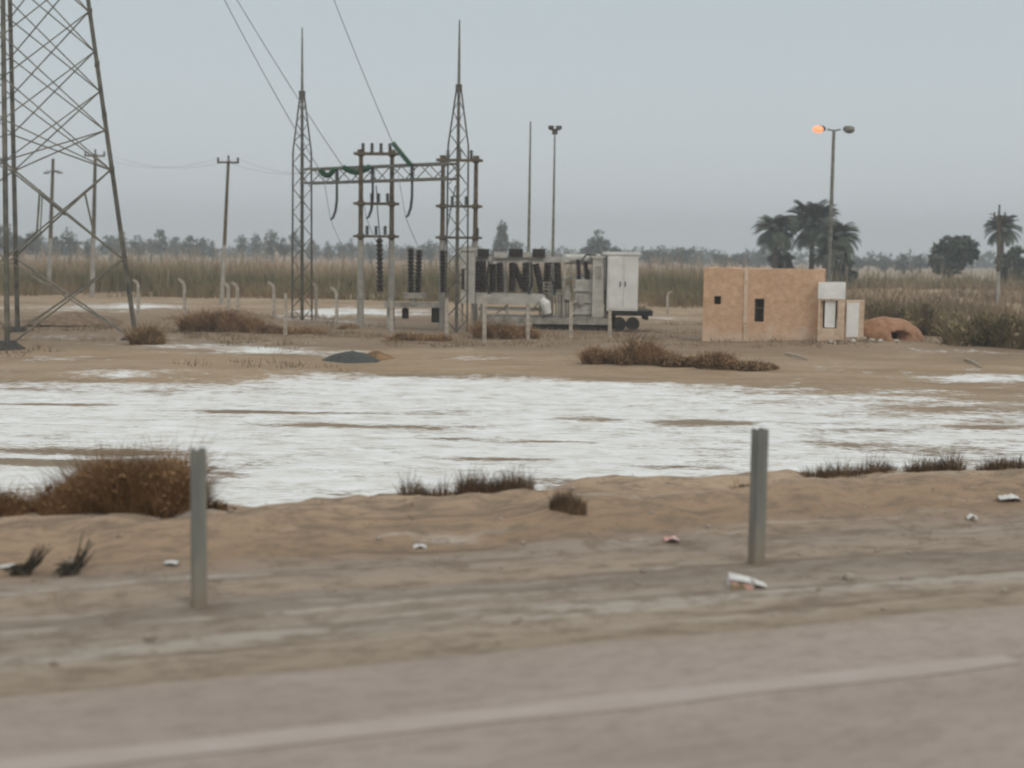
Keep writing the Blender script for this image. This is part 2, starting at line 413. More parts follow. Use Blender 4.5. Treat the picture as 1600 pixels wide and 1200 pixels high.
sx = N(t, 'ShaderNodeSeparateXYZ'); lk(mpr.outputs[0], sx.inputs[0])
RC = mpr.outputs[0]
wob = math_('ADD', sx.outputs['Y'], math_('MULTIPLY', math_('SUBTRACT', noise(.5, 5, (.35, 1, 1), src=RC), .5), 1.1))
band = smooth(wob, 6.0, 11.5)
mr = N(t, 'ShaderNodeMapRange'); mr.inputs[1].default_value = 6.0; mr.inputs[2].default_value = 11.0; lk(wob, mr.inputs[0])
bandc = ramp(mr.outputs[0], [(.0, (0.350, 0.283, 0.220)), (.10, (0.287, 0.222, 0.163)), (.22, (0.364, 0.297, 0.228)), (.27, (0.396, 0.347, 0.295)), (.31, (0.337, 0.277, 0.219)), (.38, (0.250, 0.207, 0.171)), (.45, (0.361, 0.284, 0.216)), (.56, (0.311, 0.256, 0.210)), (.64, (0.303, 0.211, 0.139)), (.76, (0.356, 0.252, 0.168)), (.88, (0.439, 0.327, 0.226)), (1, (0.384, 0.279, 0.189))])
streak = noise(1.7, 9, (.24, 1.3, 1), .68, RC)
c1 = mixc(smooth(streak, .58, .72), bandc, (.50, .455, .40))
c1 = mixc(math_('MULTIPLY', smooth(noise(1.5, 9, (.35, 1.3, 1), .7, RC), .53, .70), .75), c1, (.165, .13, .10))
c1 = mixc(math_('MULTIPLY', smooth(noise(2.6, 9, (.10, 2.4, 1), .62, RC), .54, .66), .75), c1, (.175, .13, .095))
c1 = mixc(math_('MULTIPLY', smooth(noise(2.2, 9, (.09, 2.6, 1), .62, RC), .57, .67), .7), c1, (.46, .405, .345))
c1 = mixc(math_('MULTIPLY', smooth(noise(6, 9, (.6, 1, 1), .75, RC), .45, .62), .75), c1, (.19, .145, .105))
lk(c1, P.inputs['Base Color'])
bp = N(t, 'ShaderNodeBump'); bp.inputs['Strength'].default_value = .7; bp.inputs['Distance'].default_value = .03
lk(noise(9, 10, (.6, 1, 1), .7, RC), bp.inputs['Height']); lk(bp.outputs[0], P.inputs['Normal'])
emb = np_mesh('road_shoulder', ev, eq, em)
emb.data.polygons.foreach_set('use_smooth', [True] * len(emb.data.polygons))
tag(emb, kind='structure')

# ---- asphalt
am = bpy.data.materials.new('dusty_asphalt'); am.use_nodes = True
t = am.node_tree; P = t.nodes['Principled BSDF']; P.inputs['Roughness'].default_value = .9; P.inputs['Specular IOR Level'].default_value = .2
lk = t.links.new; co = N(t, 'ShaderNodeTexCoord')
mpr = N(t, 'ShaderNodeMapping', vector_type='TEXTURE'); mpr.inputs['Rotation'].default_value = (0, 0, TH); lk(co.outputs['Object'], mpr.inputs[0]); RC = mpr.outputs[0]
c1 = ramp(noise(.9, 10, (.3, 1.2, 1), .68, RC), [(.3, (.315, .252, .215)), (.5, (.372, .302, .26)), (.7, (.425, .352, .308))])
c1 = mixc(math_('MULTIPLY', smooth(noise(2.2, 5, (.3, 1.2, 1), .6, RC), .62, .72), .4), c1, (.22, .18, .15))
sxa = N(t, 'ShaderNodeSeparateXYZ'); lk(RC, sxa.inputs[0])
wv_ = math_('ADD', sxa.outputs['Y'], math_('MULTIPLY', math_('SUBTRACT', noise(1.1, 8, (.4, 1, 1), .65, RC), .5), 1.6))
c1 = mixc(smooth(wv_, 6.15, 6.75), c1, (.345, .275, .212))
c1 = mixc(math_('MULTIPLY', smooth(noise(11, 9, (.5, 1, 1), .75, RC), .44, .64), .5), c1, (.215, .172, .147))
c1 = mixc(math_('MULTIPLY', smooth(noise(4, 9, (.25, 1, 1), .7, RC), .56, .68), .5), c1, (.40, .345, .30))
c1 = mixc(math_('MULTIPLY', noise(60, 3, (1, 1, 1), .6, RC), .25), c1, (.24, .205, .175))
lk(c1, P.inputs['Base Color'])
bp = N(t, 'ShaderNodeBump'); bp.inputs['Strength'].default_value = .4; bp.inputs['Distance'].default_value = .01
lk(noise(70, 4, (1, 1, 1), .6, RC), bp.inputs['Height']); lk(bp.outputs[0], P.inputs['Normal'])
rb = MB(); UU = [-150, -60, -20] + list(np.arange(-8, 14, .25)) + [20, 40, 80, 160, 300]
edge = [6.55 + .10 * fbm(u * .45, 3, 2, 4) + .03 * nz(u * 3, 1) for u in UU]
vs, fs = [], []
for u, ed in zip(UU, edge): vs += [uv(u, -6, 2.006), uv(u, 0, 2.012), uv(u, ed, 2.006), uv(u, ed + .02, 1.96)]
for i in range(len(UU) - 1):
    for k in range(3): fs.append((i * 4 + k, (i + 1) * 4 + k, (i + 1) * 4 + k + 1, i * 4 + k + 1))
rb.add(vs, fs); road = rb.build('road', am); tag(road, kind='structure')
pm = bpy.data.materials.new('worn_road_paint'); pm.use_nodes = True
t = pm.node_tree; P = t.nodes['Principled BSDF']; P.inputs['Roughness'].default_value = .85; lk = t.links.new; co = N(t, 'ShaderNodeTexCoord')
mpr = N(t, 'ShaderNodeMapping', vector_type='TEXTURE'); mpr.inputs['Rotation'].default_value = (0, 0, TH); lk(co.outputs['Object'], mpr.inputs[0]); RC = mpr.outputs[0]
pc = ramp(noise(3.5, 10, (.4, 1, 1), .75, RC), [(.35, (.355, .292, .252)), (.5, (.395, .335, .292)), (.68, (.46, .405, .355))])
sxa = N(t, 'ShaderNodeSeparateXYZ'); lk(RC, sxa.inputs[0])
ed_ = math_('ABSOLUTE', math_('SUBTRACT', sxa.outputs['Y'], 5.63), None)
ed_ = math_('ADD', ed_, math_('MULTIPLY', math_('SUBTRACT', noise(6, 8, (.35, 1, 1), .7, RC), .5), .22))
lk(mixc(smooth(ed_, .02, .085), pc, (.375, .306, .264)), P.inputs['Base Color'])
lb = MB(); vs, fs = [], []
ue = to_uv(gnd(1575, 1030, 2.0))[0]
LU = [-70, -40, -20] + list(np.arange(-9, ue, .2)) + [ue]
for u in LU:
    j = .02 * nz(u * 1.3, 8) + (.03 * sstep(ue - .5, ue, u)); vs += [uv(u, 5.53 + j, 2.0105), uv(u, 5.73 - j + .01 * nz(u * 4, 2), 2.0105)]
for i in range(len(LU) - 1): fs.append((2 * i, 2 * i + 2, 2 * i + 3, 2 * i + 1))
lb.add(vs, fs); line = lb.build('edge_line', pm); tag(line, kind='structure')

# ------------------------------------------------------------------ vegetation builders
def blades(centers, n, h, hv, wd, lean, up=.0, segs=2, base_z=None):
    """n thin upright blades round each centre (cx,cy,cz,rx,ry,height factor) -> verts, quads"""
    C = np.array(centers, dtype=float); idx = rng.integers(0, len(C), n); c = C[idx]
    a = rng.uniform(0, 2 * np.pi, n); r = np.sqrt(rng.uniform(0, 1, n))
    bx = c[:, 0] + np.cos(a) * r * c[:, 3]; by = c[:, 1] + np.sin(a) * r * c[:, 4]; bz = c[:, 2]
    hh = h * c[:, 5] * (1 - .55 * r ** 2) * (1 + hv * rng.normal(0, 1, n)).clip(.25, 1.7)
    la = a + rng.normal(0, .9, n); ll = lean * hh * rng.uniform(.1, 1, n) * (.4 + r)
    wa = rng.uniform(0, np.pi, n); wx, wy = np.cos(wa) * wd * .5, np.sin(wa) * wd * .5
    V = []
    for k in range(segs + 1):
        f = k / segs; o = ll * f ** 1.6
        x = bx + np.cos(la) * o; y = by + np.sin(la) * o; z = bz + hh * f * (1 - .12 * f)
        s = (1 - .75 * f)
        V.append(np.stack([x - wx * s, y - wy * s, z], 1)); V.append(np.stack([x + wx * s, y + wy * s, z], 1))
    V = np.stack(V, 1)                                # n, 2(segs+1), 3
    m = 2 * (segs + 1); base = np.arange(n)[:, None] * m
    Q = np.concatenate([base + np.array([[2 * k, 2 * k + 1, 2 * k + 3, 2 * k + 2]]) for k in range(segs)], 0)
    return V.reshape(-1, 3), Q
def leaves(blobs, n, size, flat=0.0, shell=.35):
    """leaf-clump quads filling ellipsoid blobs (x,y,z,rx,ry,rz)"""
    B = np.array(blobs, dtype=float); vol = B[:, 3] * B[:, 4] * B[:, 5]; pr = vol ** .7; pr /= pr.sum()
    c = B[rng.choice(len(B), n, p=pr)]
    d = rng.normal(0, 1, (n, 3)); d /= np.linalg.norm(d, axis=1, keepdims=True)
    r = rng.uniform(shell, 1.08, (n, 1)) ** .6
    p = c[:, :3] + d * r * c[:, 3:6]
    u = rng.normal(0, 1, (n, 3)); u /= np.linalg.norm(u, axis=1, keepdims=True)
    q = np.cross(u, rng.normal(0, 1, (n, 3))); q /= np.linalg.norm(q, axis=1, keepdims=True)
    s = (size * rng.uniform(.5, 1.4, (n, 1)))
    V = np.stack([p - u * s - q * s * .15, p - u * s * .2 + q * s * .45, p + u * s, p - u * s * .1 - q * s * .5], 1)
    return V.reshape(-1, 3), np.arange(4 * n).reshape(n, 4)
def join(parts):
    V, Q, o = [], [], 0
    for v, q in parts: V.append(v); Q.append(q + o); o += len(v)
    return np.concatenate(V), np.concatenate(Q)

# ------------------------------------------------------------------ lattice transmission tower (left edge)
TY = 58.5
tc_ = at(20, 520, TY); tc_.z = 0
tower = thing('lattice_tower', 'huge steel lattice pylon on four splayed legs at the left edge', 'pylon', tc_)
def tr(z): return max(.62, 4.92 - .126 * z) if z < 34 else .62
ANG = [R(17), R(-73), R(107), R(197)]   # one diagonal lies along the line of sight
def tp(i, z): return tc_ + Vector((math.cos(ANG[i]) * tr(z), math.sin(ANG[i]) * tr(z), z))
LV = [0.15, 3.5, 7.2, 9.4, 11.5, 13.6, 15.7, 17.8, 20.0, 22.2, 24.4, 26.5, 28.5, 30.5, 32.5, 34.5, 36.5]
for i in range(4):
    b = MB(); b.tube([tp(i, z) for z in (.15, 12, 24, 34, 36.5)], [.115, .10, .085, .07, .06], 4, phase=.78)
    for z in LV[1:9]: b.box(tp(i, z), (.2, .05, .28), ANG[i])
    b.build('leg', MT['tower'], tower)
    g = tp(i, 0); fb = MB(); fb.tube([g + Vector((0, 0, -.3)), g + Vector((0, 0, .12)), g + Vector((0, 0, .30)), g + Vector((0, 0, .42))], [.75, .68, .42, .28], 9)
    fb.build('footing', MT['footing'], tower)
RING = [0, 1, 3, 2]
NL = [7.2 + 1.6 * k for k in range(9)]
for q in range(4):
    i, j = RING[q], RING[(q + 1) % 4]; b = MB(); cg = MB()
    for k in range(len(NL) - 2):                  # double lattice: each diagonal spans two bays
        b.angle(tp(i, NL[k]), tp(j, NL[k + 2]), .058); b.angle(tp(j, NL[k]), tp(i, NL[k + 2]), .058)
    b.angle(tp(i, NL[0]), tp(j, NL[1]), .06); b.angle(tp(j, NL[0]), tp(i, NL[1]), .06)
    for k in range(len(LV) - 1):
        z0, z1 = LV[k], LV[k + 1]; wv = .080 if z0 < 14 else .066
        if k < 2 or z0 >= 20: (b if k < 2 else cg).angle(tp(i, z0), tp(j, z1), wv); (b if k < 2 else cg).angle(tp(j, z0), tp(i, z1), wv)
        if k == 1:
            m = (tp(i, z0) + tp(j, z0) + tp(i, z1) + tp(j, z1)) / 4
            b.angle(m, (tp(i, z1) * .5 + m * .5), .06)
            for s_ in (.27, .73):
                lo_ = tp(i, z0).lerp(tp(j, z1), s_); hi_ = tp(j, z0).lerp(tp(i, z1), 1 - s_); b.angle(lo_, hi_, .06)
        if k in (11, 13, 15): cg.angle(tp(i, z0), tp(j, z0), .08)
    b.build('bracing', MT['brace'], tower); cg.build('cage_bracing', MT['brace'], tower)
ARM = {}
for z, ln in ((26.5, 2.8), (30.5, 2.6), (34.5, 5.9)):
    for sgn in (1, -1):
        tip = tc_ + Vector((sgn * ln, -.3 * sgn, z)); b = MB()
        for i in range(4):
            if (math.cos(ANG[i]) * sgn) > -.2: b.angle(tp(i, z), tip, .09); b.angle(tp(i, z + 1.2), tip + Vector((0, 0, .1)), .08)
        b.build('crossarm', MT['tower'], tower); ARM[(z, sgn)] = tip

# ------------------------------------------------------------------ gantry
def lattice_col(b, c, r0_, z0, z1, r1_, step, w=.075, wb=.045, rot=0.0):
    n = max(1, int(round((z1 - z0) / step)))
    P_ = lambda i, f: c + Vector((math.cos(rot + i * math.pi / 2) * (r0_ + (r1_ - r0_) * f), math.sin(rot + i * math.pi / 2) * (r0_ + (r1_ - r0_) * f), z0 + (z1 - z0) * f))
    for i in range(4):
        b.bar(P_(i, 0), P_(i, 1), w * (1.35 if i % 2 else .8))
        for k in range(n):
            f0, f1 = k / n, (k + 1) / n; j = (i + 1) % 4
            if (k + i) % 2: b.bar(P_(i, f0), P_(j, f1), wb)
            else: b.bar(P_(j, f0), P_(i, f1), wb)
GL = at(472, 500, 76); GL.z = gh(GL.x, GL.y); GR = at(713, 520, 68.5); GR.z = gh(GR.x, GR.y)
gan = thing('gantry', 'grey steel gantry of two spired lattice columns joined by a high lattice beam', 'gantry', (GL + GR) / 2)
for c, rt, dz in ((GL, .165, 0), (GR, .06, -.3)):
    b = MB(); lattice_col(b, Vector((c.x, c.y, c.z)), .52, 0, 8.9, .48, .62, .105, .032, rt)
    lattice_col(b, Vector((c.x, c.y, c.z)), .48, 8.9, 11.9 + dz, .10, .5, .095, .028, rt)
    b.box(c + Vector((0, 0, 11.95 + dz)), (.3, .3, .22))
    o = b.build('lattice_column', MT['galv_dark'], gan)
    rb_ = MB(); rb_.tube([c + Vector((0, 0, 11.9 + dz)), c + Vector((0, 0, 13.5 + dz)), c + Vector((0, 0, 15.35 + 1.9 * dz))], [.075, .06, .035], 6)
    rb_.build('lightning_rod', MT['galv'], o)
b = MB()
d_ = (GR - GL); d_.z = 0; ln = d_.length; d_.normalize(); nrm = Vector((-d_.y, d_.x, 0))
ZB = 7.95
bp_ = lambda s, o, z: GL + d_ * s + nrm * o + Vector((0, 0, z))
for o in (-.35, .35):
    for z in (ZB, ZB - .72): b.bar(bp_(.3, o, z), bp_(ln - .3, o, z), .11)
nb = 11
for k in range(nb):
    s0, s1 = .3 + (ln - .6) * k / nb, .3 + (ln - .6) * (k + 1) / nb
    for o in (-.35, .35):
        (b.bar(bp_(s0, o, ZB), bp_(s1, o, ZB - .72), .05) if k % 2 else b.bar(bp_(s0, o, ZB - .72), bp_(s1, o, ZB), .05))
    b.bar(bp_(s0, -.35, ZB), bp_(s1, .35, ZB), .05)
b.build('beam', MT['galv'], gan)
# positions on the beam, by picture column
def beam_at(px):
    best = min(np.linspace(0, ln, 200), key=lambda s: abs(proj(bp_(s, 0, ZB))[0] - px)); return best
def proj(p):
    q = Vector(p) - CAM; z = q.dot(fwd); return 800 + q.dot(rgt) / z * FPX, 600 - q.dot(upv) / z * FPX
def sagcurve(a, b, sag, n=20): return [Vector(a).lerp(Vector(b), i / n) - Vector((0, 0, sag * 4 * (i / n) * (1 - i / n))) for i in range(n + 1)]

ends = []
for px_end, px_on, lab, drop in ((512, 533, 'short green insulator string on the gantry beam, nearest its left column', .32), (548, 588, 'green insulator string draped along the gantry beam behind the left pole frame', .28), (614, 652, 'longest green insulator string, rising steeply off the gantry beam to the highest wire', None)):
    s = beam_at(px_on); a = bp_(s, -.45, ZB - .02)
    if drop is None: e_ = at(613, 222, a.y - .5)
    else: e_ = bp_(beam_at(px_end), -.55, ZB - .1 + (0.0 if px_end < 540 else .12))
    b = MB()
    pts = sagcurve(a, e_, drop or 0.02, 8)
    nd = 16
    for k in range(nd):
        f0 = k / nd * 8; i0 = min(7, int(f0)); q0 = pts[i0].lerp(pts[i0 + 1], f0 - i0)
        f1 = (k + .8) / nd * 8; i1 = min(7, int(f1)); q1 = pts[i1].lerp(pts[i1 + 1], f1 - i1)
        b.tube([q0, q0.lerp(q1, .3), q0.lerp(q1, .7), q1], [.06, .145, .13, .05], 9)
    o = b.build('insulator_string', MT['green'], org=a); tag(o, lab, 'insulator', 'green insulator strings on the gantry')
    ends.append(e_)
body_pt = tc_ + Vector((.1, -.6, 30.5))
for e_, tgt, sag, lab in ((ends[0], ARM[(26.5, 1)], .9, 'leftmost overhead wire dropping from the pylon to the gantry\'s left column'),
                          (ends[1], body_pt, .9, 'middle overhead wire dropping behind the left gantry spire to the beam'),
                          (ends[2], ARM[(34.5, 1)], 1.1, 'steepest overhead wire, ending at the long green insulator string')):
    b = MB(); b.tube(sagcurve(e_, tgt, sag, 30), .022, 5)
    o = b.build('overhead_wire', MT['wire'], org=e_); tag(o, lab, 'wire', 'overhead wires from the pylon to the gantry')
# droppers: thick hanging cables below the beam
for px, lab in ((533, 'thick dark cable hanging from the gantry beam near its left column'), (589, 'thick dark cable hanging between the two legs of the left pole frame'), (651, 'thick dark cable hanging from the gantry beam between the two pole frames')):
    s = beam_at(px); top = bp_(s, -.3, ZB - .7); k = top.y / FPX
    cl = MB(); pts = [top, top + Vector((0, 0, -28 * k)), top + Vector((-2 * k, 0, -45 * k)), top + Vector((-6 * k, 0, -56 * k)), top + Vector((-9 * k, -.1, -59 * k))]
    cl.tube(pts, [.06, .07, .07, .065, .05], 7)
    cl.ribbed(top + Vector((0, 0, .68)), top + Vector((0, 0, .0)), .06, .14, 6)
    o = cl.build('hanging_cable', MT['darkwire'], org=top); tag(o, lab, 'cable', 'cables hanging under the gantry beam')
    w2 = MB(); up = bp_(max(.2, s - 27 * k), -.4, ZB - .5); dn = at(proj(top)[0] + 17, 398, 73)
    w2.tube(sagcurve(pts[-1], dn, .12, 8), .018, 5); w2.tube(sagcurve(up, pts[-1], .1, 8), .018, 5)
    o = w2.build('jumper_wire', MT['wire'], org=up)
    tag(o, {533: 'thin wire looping off the hanging cable nearest the left gantry column', 589: 'thin wire looping off the cable inside the left pole frame', 651: 'thin wire looping off the hanging cable between the pole frames'}[px], 'wire', 'thin jumper wires under the gantry')

# ------------------------------------------------------------------ H pole frames
def hframe(pxl, pxr, ytop, ybase, Y, levels, split, lab):
    bl, br = at(pxl, ybase, Y), at(pxr, ybase + 2, Y)
    for q in (bl, br): q.z = gh(q.x, q.y)
    root = thing('pole_frame', lab, 'pole frame', (bl + br) / 2, 'twin-pole frames in the substation')
    k = Y / FPX
    zt = at(pxl, ytop, Y).z; zs = at(pxl, split, Y).z
    for q in (bl, br):
        b = MB(); b.tube([Vector((q.x, q.y, q.z - .2)), Vector((q.x, q.y, zs))], [.185, .15], 12)
        o = b.build('pole', MT['polelow'], root)
        b = MB(); b.tube([Vector((q.x, q.y, zs)), Vector((q.x, q.y, zt))], [.125, .105], 12)
        b.box(Vector((q.x, q.y, zt + .02)), (.32, .32, .24)); b.build('upper_pole', MT['rust'], o)
    for yl, pins in levels:
        z = at(pxl, yl, Y).z; b = MB()
        dx = (br - bl).normalized()
        A, B = Vector((bl.x, bl.y - .24, z)) - dx * .35, Vector((br.x, br.y - .24, z)) + dx * .35
        b.bar(A, B, .12); b.bar(A + Vector((0, .48, 0)), B + Vector((0, .48, 0)), .12)
        for q in (bl, br): b.box((q.x, q.y, z), (.34, .36, .24))
        o = b.build('crossarm', MT['rust'], root)
        if pins:
            for f in pins:
                c = A.lerp(B, f) + Vector((0, .2, .08)); ib = MB(); ib.ribbed(c, c + Vector((0, 0, .45)), .05, .11, 4)
                ib.build('insulator', MT['ins'], o)
    return bl, br, root
h1 = hframe(563, 611, 238, 513, 72, [(240, (.2, .4, .6, .8)), (318, (.4, .55, .75)), (369, (.3, .5, .7))], 375, 'left twin-pole frame with three crossarms standing under the gantry beam')
h2 = hframe(690, 741, 247, 506, 75, [(250, (.25, .5, .75)), (322, (.35, .65)), (371, (.9,))], 372, 'right twin-pole frame with three crossarms behind the right gantry column')
# ------------------------------------------------------------------ substation plant
def box_px(b, x0, x1, y0, y1, Y, dep, mi=0):
    a, c = at(x0, y1, Y), at(x1, y0, Y)
    b.box(((a.x + c.x) / 2, Y + dep / 2, (a.z + c.z) / 2), (abs(c.x - a.x), dep, abs(c.z - a.z)), 0, mi); return b
Y0 = 72.0
def root_at(name, lab, cat, px, Y, group=None):
    p = at(px, 520, Y); p.z = gh(p.x, p.y); return thing(name, lab, cat, p, group)
# trailer under everything
tr_ = root_at('flatbed_trailer', 'long dusty flatbed trailer carrying the transformer and the white cabinet', 'trailer', 880, Y0)
b = MB(); box_px(b, 748, 952, 497, 505, Y0, 2.6); b.build('deck', MT['greydark'], tr_)
b = MB()
for dy in (.15, 2.1):
    box_px(b, 832, 952, 506, 517, Y0 + dy, .25)
for xx in (836, 868, 902, 936): box_px(b, xx, xx + 7, 517, 526, Y0 + .3, .3)
b.build('chassis_beam', MT['black'], tr_)
b = MB(); box_px(b, 951, 1020, 486, 493, Y0 - .1, 2.7); box_px(b, 955, 962, 493.5, 514, Y0 + .3, 2.0); box_px(b, 1008, 1013, 493.5, 500, Y0 + .3, 2.0)
b.build('rear_frame', MT['black'], tr_)
for px, dy in ((968, 0.0), (989, 0.0), (968, 2.0), (989, 2.0)):
    c = at(px, 506, Y0 + dy); b = MB()
    pf = [(.22, -.02), (.30, 0), (.34, .04), (.34, .28), (.30, .32), (.22, .34)]
    b.tube([c + Vector((0, q[1], 0)) for q in pf], [q[0] for q in pf], 18); wo_ = b.build('wheel', MT['black'], tr_)
    b = MB(); b.tube([c + Vector((0, -.05, 0)), c + Vector((0, -.02, 0))], [.08, .17], 12); b.build('rim', MT['black'], wo_)
# transformer
tf = root_at('transformer', 'bulky pale grey transformer with ribbed radiators on the trailer left of the white cabinet', 'transformer', 905, Y0 + .2)
b = MB(); box_px(b, 898, 941, 437, 496.5, Y0 + .35, 1.9); 
for yy in (452, 470, 488): box_px(b, 896, 943, yy, yy + 3, Y0 + .22, .12)
tk = b.build('tank', MT['grey'], tf)
b = MB(); c0 = at(900, 441, Y0 + .9); c1 = at(936, 441, Y0 + .9); b.tube([c0 - Vector((.1, 0, 0)), c0, c1, c1 + Vector((.1, 0, 0))], [.2, .42, .42, .2], 16); b.build('tank_dome', MT['grey'], tk)
for i, (x0, x1) in enumerate(((848, 866), (869, 893))):
    b = MB(); n = 6
    for k in range(n):
        xx = x0 + (x1 - x0) * k / n; box_px(b, xx, xx + (x1 - x0) / n * .55, 462, 496, Y0 + .3, 1.5)
    box_px(b, x0, x1, 459, 461.5, Y0 + .55, 1.0); b.build('radiator', MT['grey' if i else 'greydark'], tf)
b = MB(); c0 = at(884, 405, Y0 + 1.2); c1 = at(938, 405, Y0 + 1.2); b.tube([c0 - Vector((.08, 0, 0)), c0, c1, c1 + Vector((.08, 0, 0))], [.15, .26, .26, .15], 14)
for xx in (890, 930): box_px(b, xx, xx + 4, 412, 437, Y0 + 1.1, .15)
b.build('conservator', MT['grey'], tf)
for (xa, ya, xb, yb) in ((905, 437, 903, 405), (918, 437, 914, 408), (934, 424, 928, 441)):
    b = MB(); b.ribbed(at(xa, ya, Y0 + .5), at(xb, yb, Y0 + .5), .07, .15, 8); b.build('bushing', MT['ins'], tf)
b = MB(); b.tube([at(845, 468, Y0 - .1), at(852, 475, Y0 - .1), at(856, 490, Y0 - .1)], [.2, .28, .2], 10); b.build('pump', MT['white'], tf)
b = MB()
for pts in (((890, 430), (880, 440), (880, 495)), ((941, 450), (947, 460), (947, 495)), ((896, 475), (890, 480), (890, 496))):
    b = MB(); b.tube([at(x, y, Y0 + .15) for x, y in pts], .06, 7); b.build('pipe', MT['greydark'], tf)
# white cabinet, two faces
cb = root_at('control_cabinet', 'tall white steel cabinet at the right end of the trailer', 'cabinet', 970, Y0)
b = MB(); box_px(b, 948, 998, 398, 485.5, Y0 - .1, 2.0); bd = b.build('body', MT['white'], cb)
b = MB(); box_px(b, 945, 1001, 394, 397.6, Y0 - .18, 2.2); b.build('roof', MT['white'], cb)
b = MB(); box_px(b, 951, 972, 402, 482, Y0 - .14, .035); dd = b.build('door', MT['white'], cb)
b = MB(); box_px(b, 968, 970, 440, 448, Y0 - .17, .03); b.build('handle', MT['black'], dd)
b = MB(); box_px(b, 974, 995, 402, 482, Y0 - .14, .035); dd = b.build('door', MT['white'], cb)
b = MB(); box_px(b, 976, 978, 440, 448, Y0 - .17, .03); b.build('handle', MT['black'], dd)
b = MB(); box_px(b, 925, 944, 404, 496, Y0 + .0, 1.6); box_px(b, 924, 945, 400, 403.6, Y0 - .06, 1.7); b.build('shaded_side', MT['grey'], cb)  # cabinet's shaded left side as a box, the shade put into its grey
# breaker rack
rk = root_at('breaker_rack', 'pale steel rack holding a row of dark slanted insulators at the trailer\'s left part', 'switchgear', 800, Y0)
b = MB(); box_px(b, 744, 852, 461, 475, Y0 + .2, 1.8); box_px(b, 748, 850, 482, 485, Y0 + .5, 1.2); b.build('platform', MT['grey'], rk)
b = MB()
for xx in (750, 790, 842):
    for dy in (.3, 1.7): b = MB(); box_px(b, xx, xx + 4, 475.5, 496.5, Y0 + dy, .14); b.build('support_leg', MT['greydark'], rk)
for xx in (768, 815): b = MB(); b.bar(at(xx, 496, Y0 + .4), at(xx + 24, 477, Y0 + .4), .07); b.build('brace', MT['greydark'], rk)
b = MB(); box_px(b, 742, 890, 402, 408, Y0 + .6, .5)
for xx in (766, 788, 828, 862, 880): box_px(b, xx, xx + 4, 408.4, 460.6, Y0 + .7, .14)
box_px(b, 772, 792, 394, 403, Y0 + .4, .5); box_px(b, 815, 836, 394, 402, Y0 + .4, .5); b.build('top_beam', MT['grey'], rk)
for (xa, ya, xb, yb) in ((747, 456, 747, 408), (755, 456, 754, 408), (770, 456, 770, 412), (782, 456, 781, 410), (800, 456, 801, 410), (803, 414, 818, 450), (821, 456, 822, 410), (837, 412, 847, 458), (853, 456, 856, 410), (872, 452, 871, 410)):
    b = MB(); b.ribbed(at(xa, ya, Y0 + .35), at(xb, yb, Y0 + .35), .155, .20, 9); b.build('insulator', MT['ins'], rk)
for x0, x1 in ((748, 762), (797, 815), (834, 850)):
    b = MB(); box_px(b, x0 - 2, x1 + 2, 389, 401.6, Y0 + .3, .6); b.build('breaker_head', MT['ins'], rk)
b = MB()
for pts in (((860, 410), (858, 430), (866, 445), (866, 460)), ((826, 461), (832, 440), (830, 410)), ((764, 461), (761, 440), (764, 408)), ((908, 408), (916, 398), (930, 399), (938, 404))):
    c2_ = MB(); c2_.tube([at(x, y, Y0 + .5) for x, y in pts], .05, 6); c2_.build('cable', MT['darkwire'], tf)
for x0, x1, y0, y1, dy in ((882, 890, 446, 468, .05), (930, 940, 416, 436, -.02), (904, 912, 462, 476, .1), (848, 858, 440, 456, .2)):
    c2_ = MB(); box_px(c2_, x0, x1, y0, y1, Y0 + dy, .3); c2_.build('junction_box', MT['greydark'], tf)
for xx in (918, 926):
    c2_ = MB(); c2_.ribbed(at(xx, 437, Y0 + .8), at(xx + 2, 420, Y0 + .8), .06, .13, 5); c2_.build('bushing', MT['grey'], tf)
lad = MB()
for xx in (944.5, 947): lad.tube([at(xx, 496, Y0 - .05), at(xx, 402, Y0 - .05)], .025, 5)
for yy in range(406, 496, 10): lad.tube([at(944.5, yy, Y0 - .05), at(947, yy, Y0 - .05)], .02, 5)
lad.build('ladder', MT['galv_dark'], tf)
# relay cabinet
rc = root_at('relay_cabinet', 'narrow light grey cabinet standing right behind the right gantry column', 'cabinet', 722, 70.6)
b = MB(); box_px(b, 719, 742, 392, 474, 70.8, 1.1); b.build('body', MT['grey'], rc)
b = MB(); box_px(b, 716, 745, 387, 391.5, 70.7, 1.3); b.build('roof', MT['grey'], rc)
b = MB(); box_px(b, 721, 726, 420, 452, 70.74, .05); b.build('slot', MT['ins'], rc)
b = MB()
for xx in (720, 736): b = MB(); box_px(b, xx, xx + 4, 474.5, 524, 71.0, .14); b.build('leg', MT['greydark'], rc)
# disconnect switches left
YD = 70.0
ds = root_at('disconnect_switch', 'low steel frame with dark upright insulators between the two pole frames', 'switchgear', 645, YD)
b = MB(); box_px(b, 600, 692, 473, 480, YD + .1, .3); box_px(b, 600, 692, 473, 480, YD + 1.5, .3); box_px(b, 630, 664, 458, 466, YD + .3, 1.0); box_px(b, 644, 650, 466.4, 472.6, YD + .4, .8); b.build('frame', MT['greydark'], ds)
b = MB()
for xx in (604, 686):
    for dy in (.15, 1.55): b = MB(); box_px(b, xx, xx + 6, 480.4, 532, YD + dy, .18); b.build('support_leg', MT['greydark'], ds)
for (xa, ya, xb, yb) in ((642, 457, 642, 388), (653, 457, 655, 390), (594, 455, 593, 372), (692, 457, 692, 391)):
    b = MB(); b.ribbed(at(xa, ya, YD + .8), at(xb, yb, YD + .8), .11, .18, 12); b.build('insulator', MT['ins'], ds)
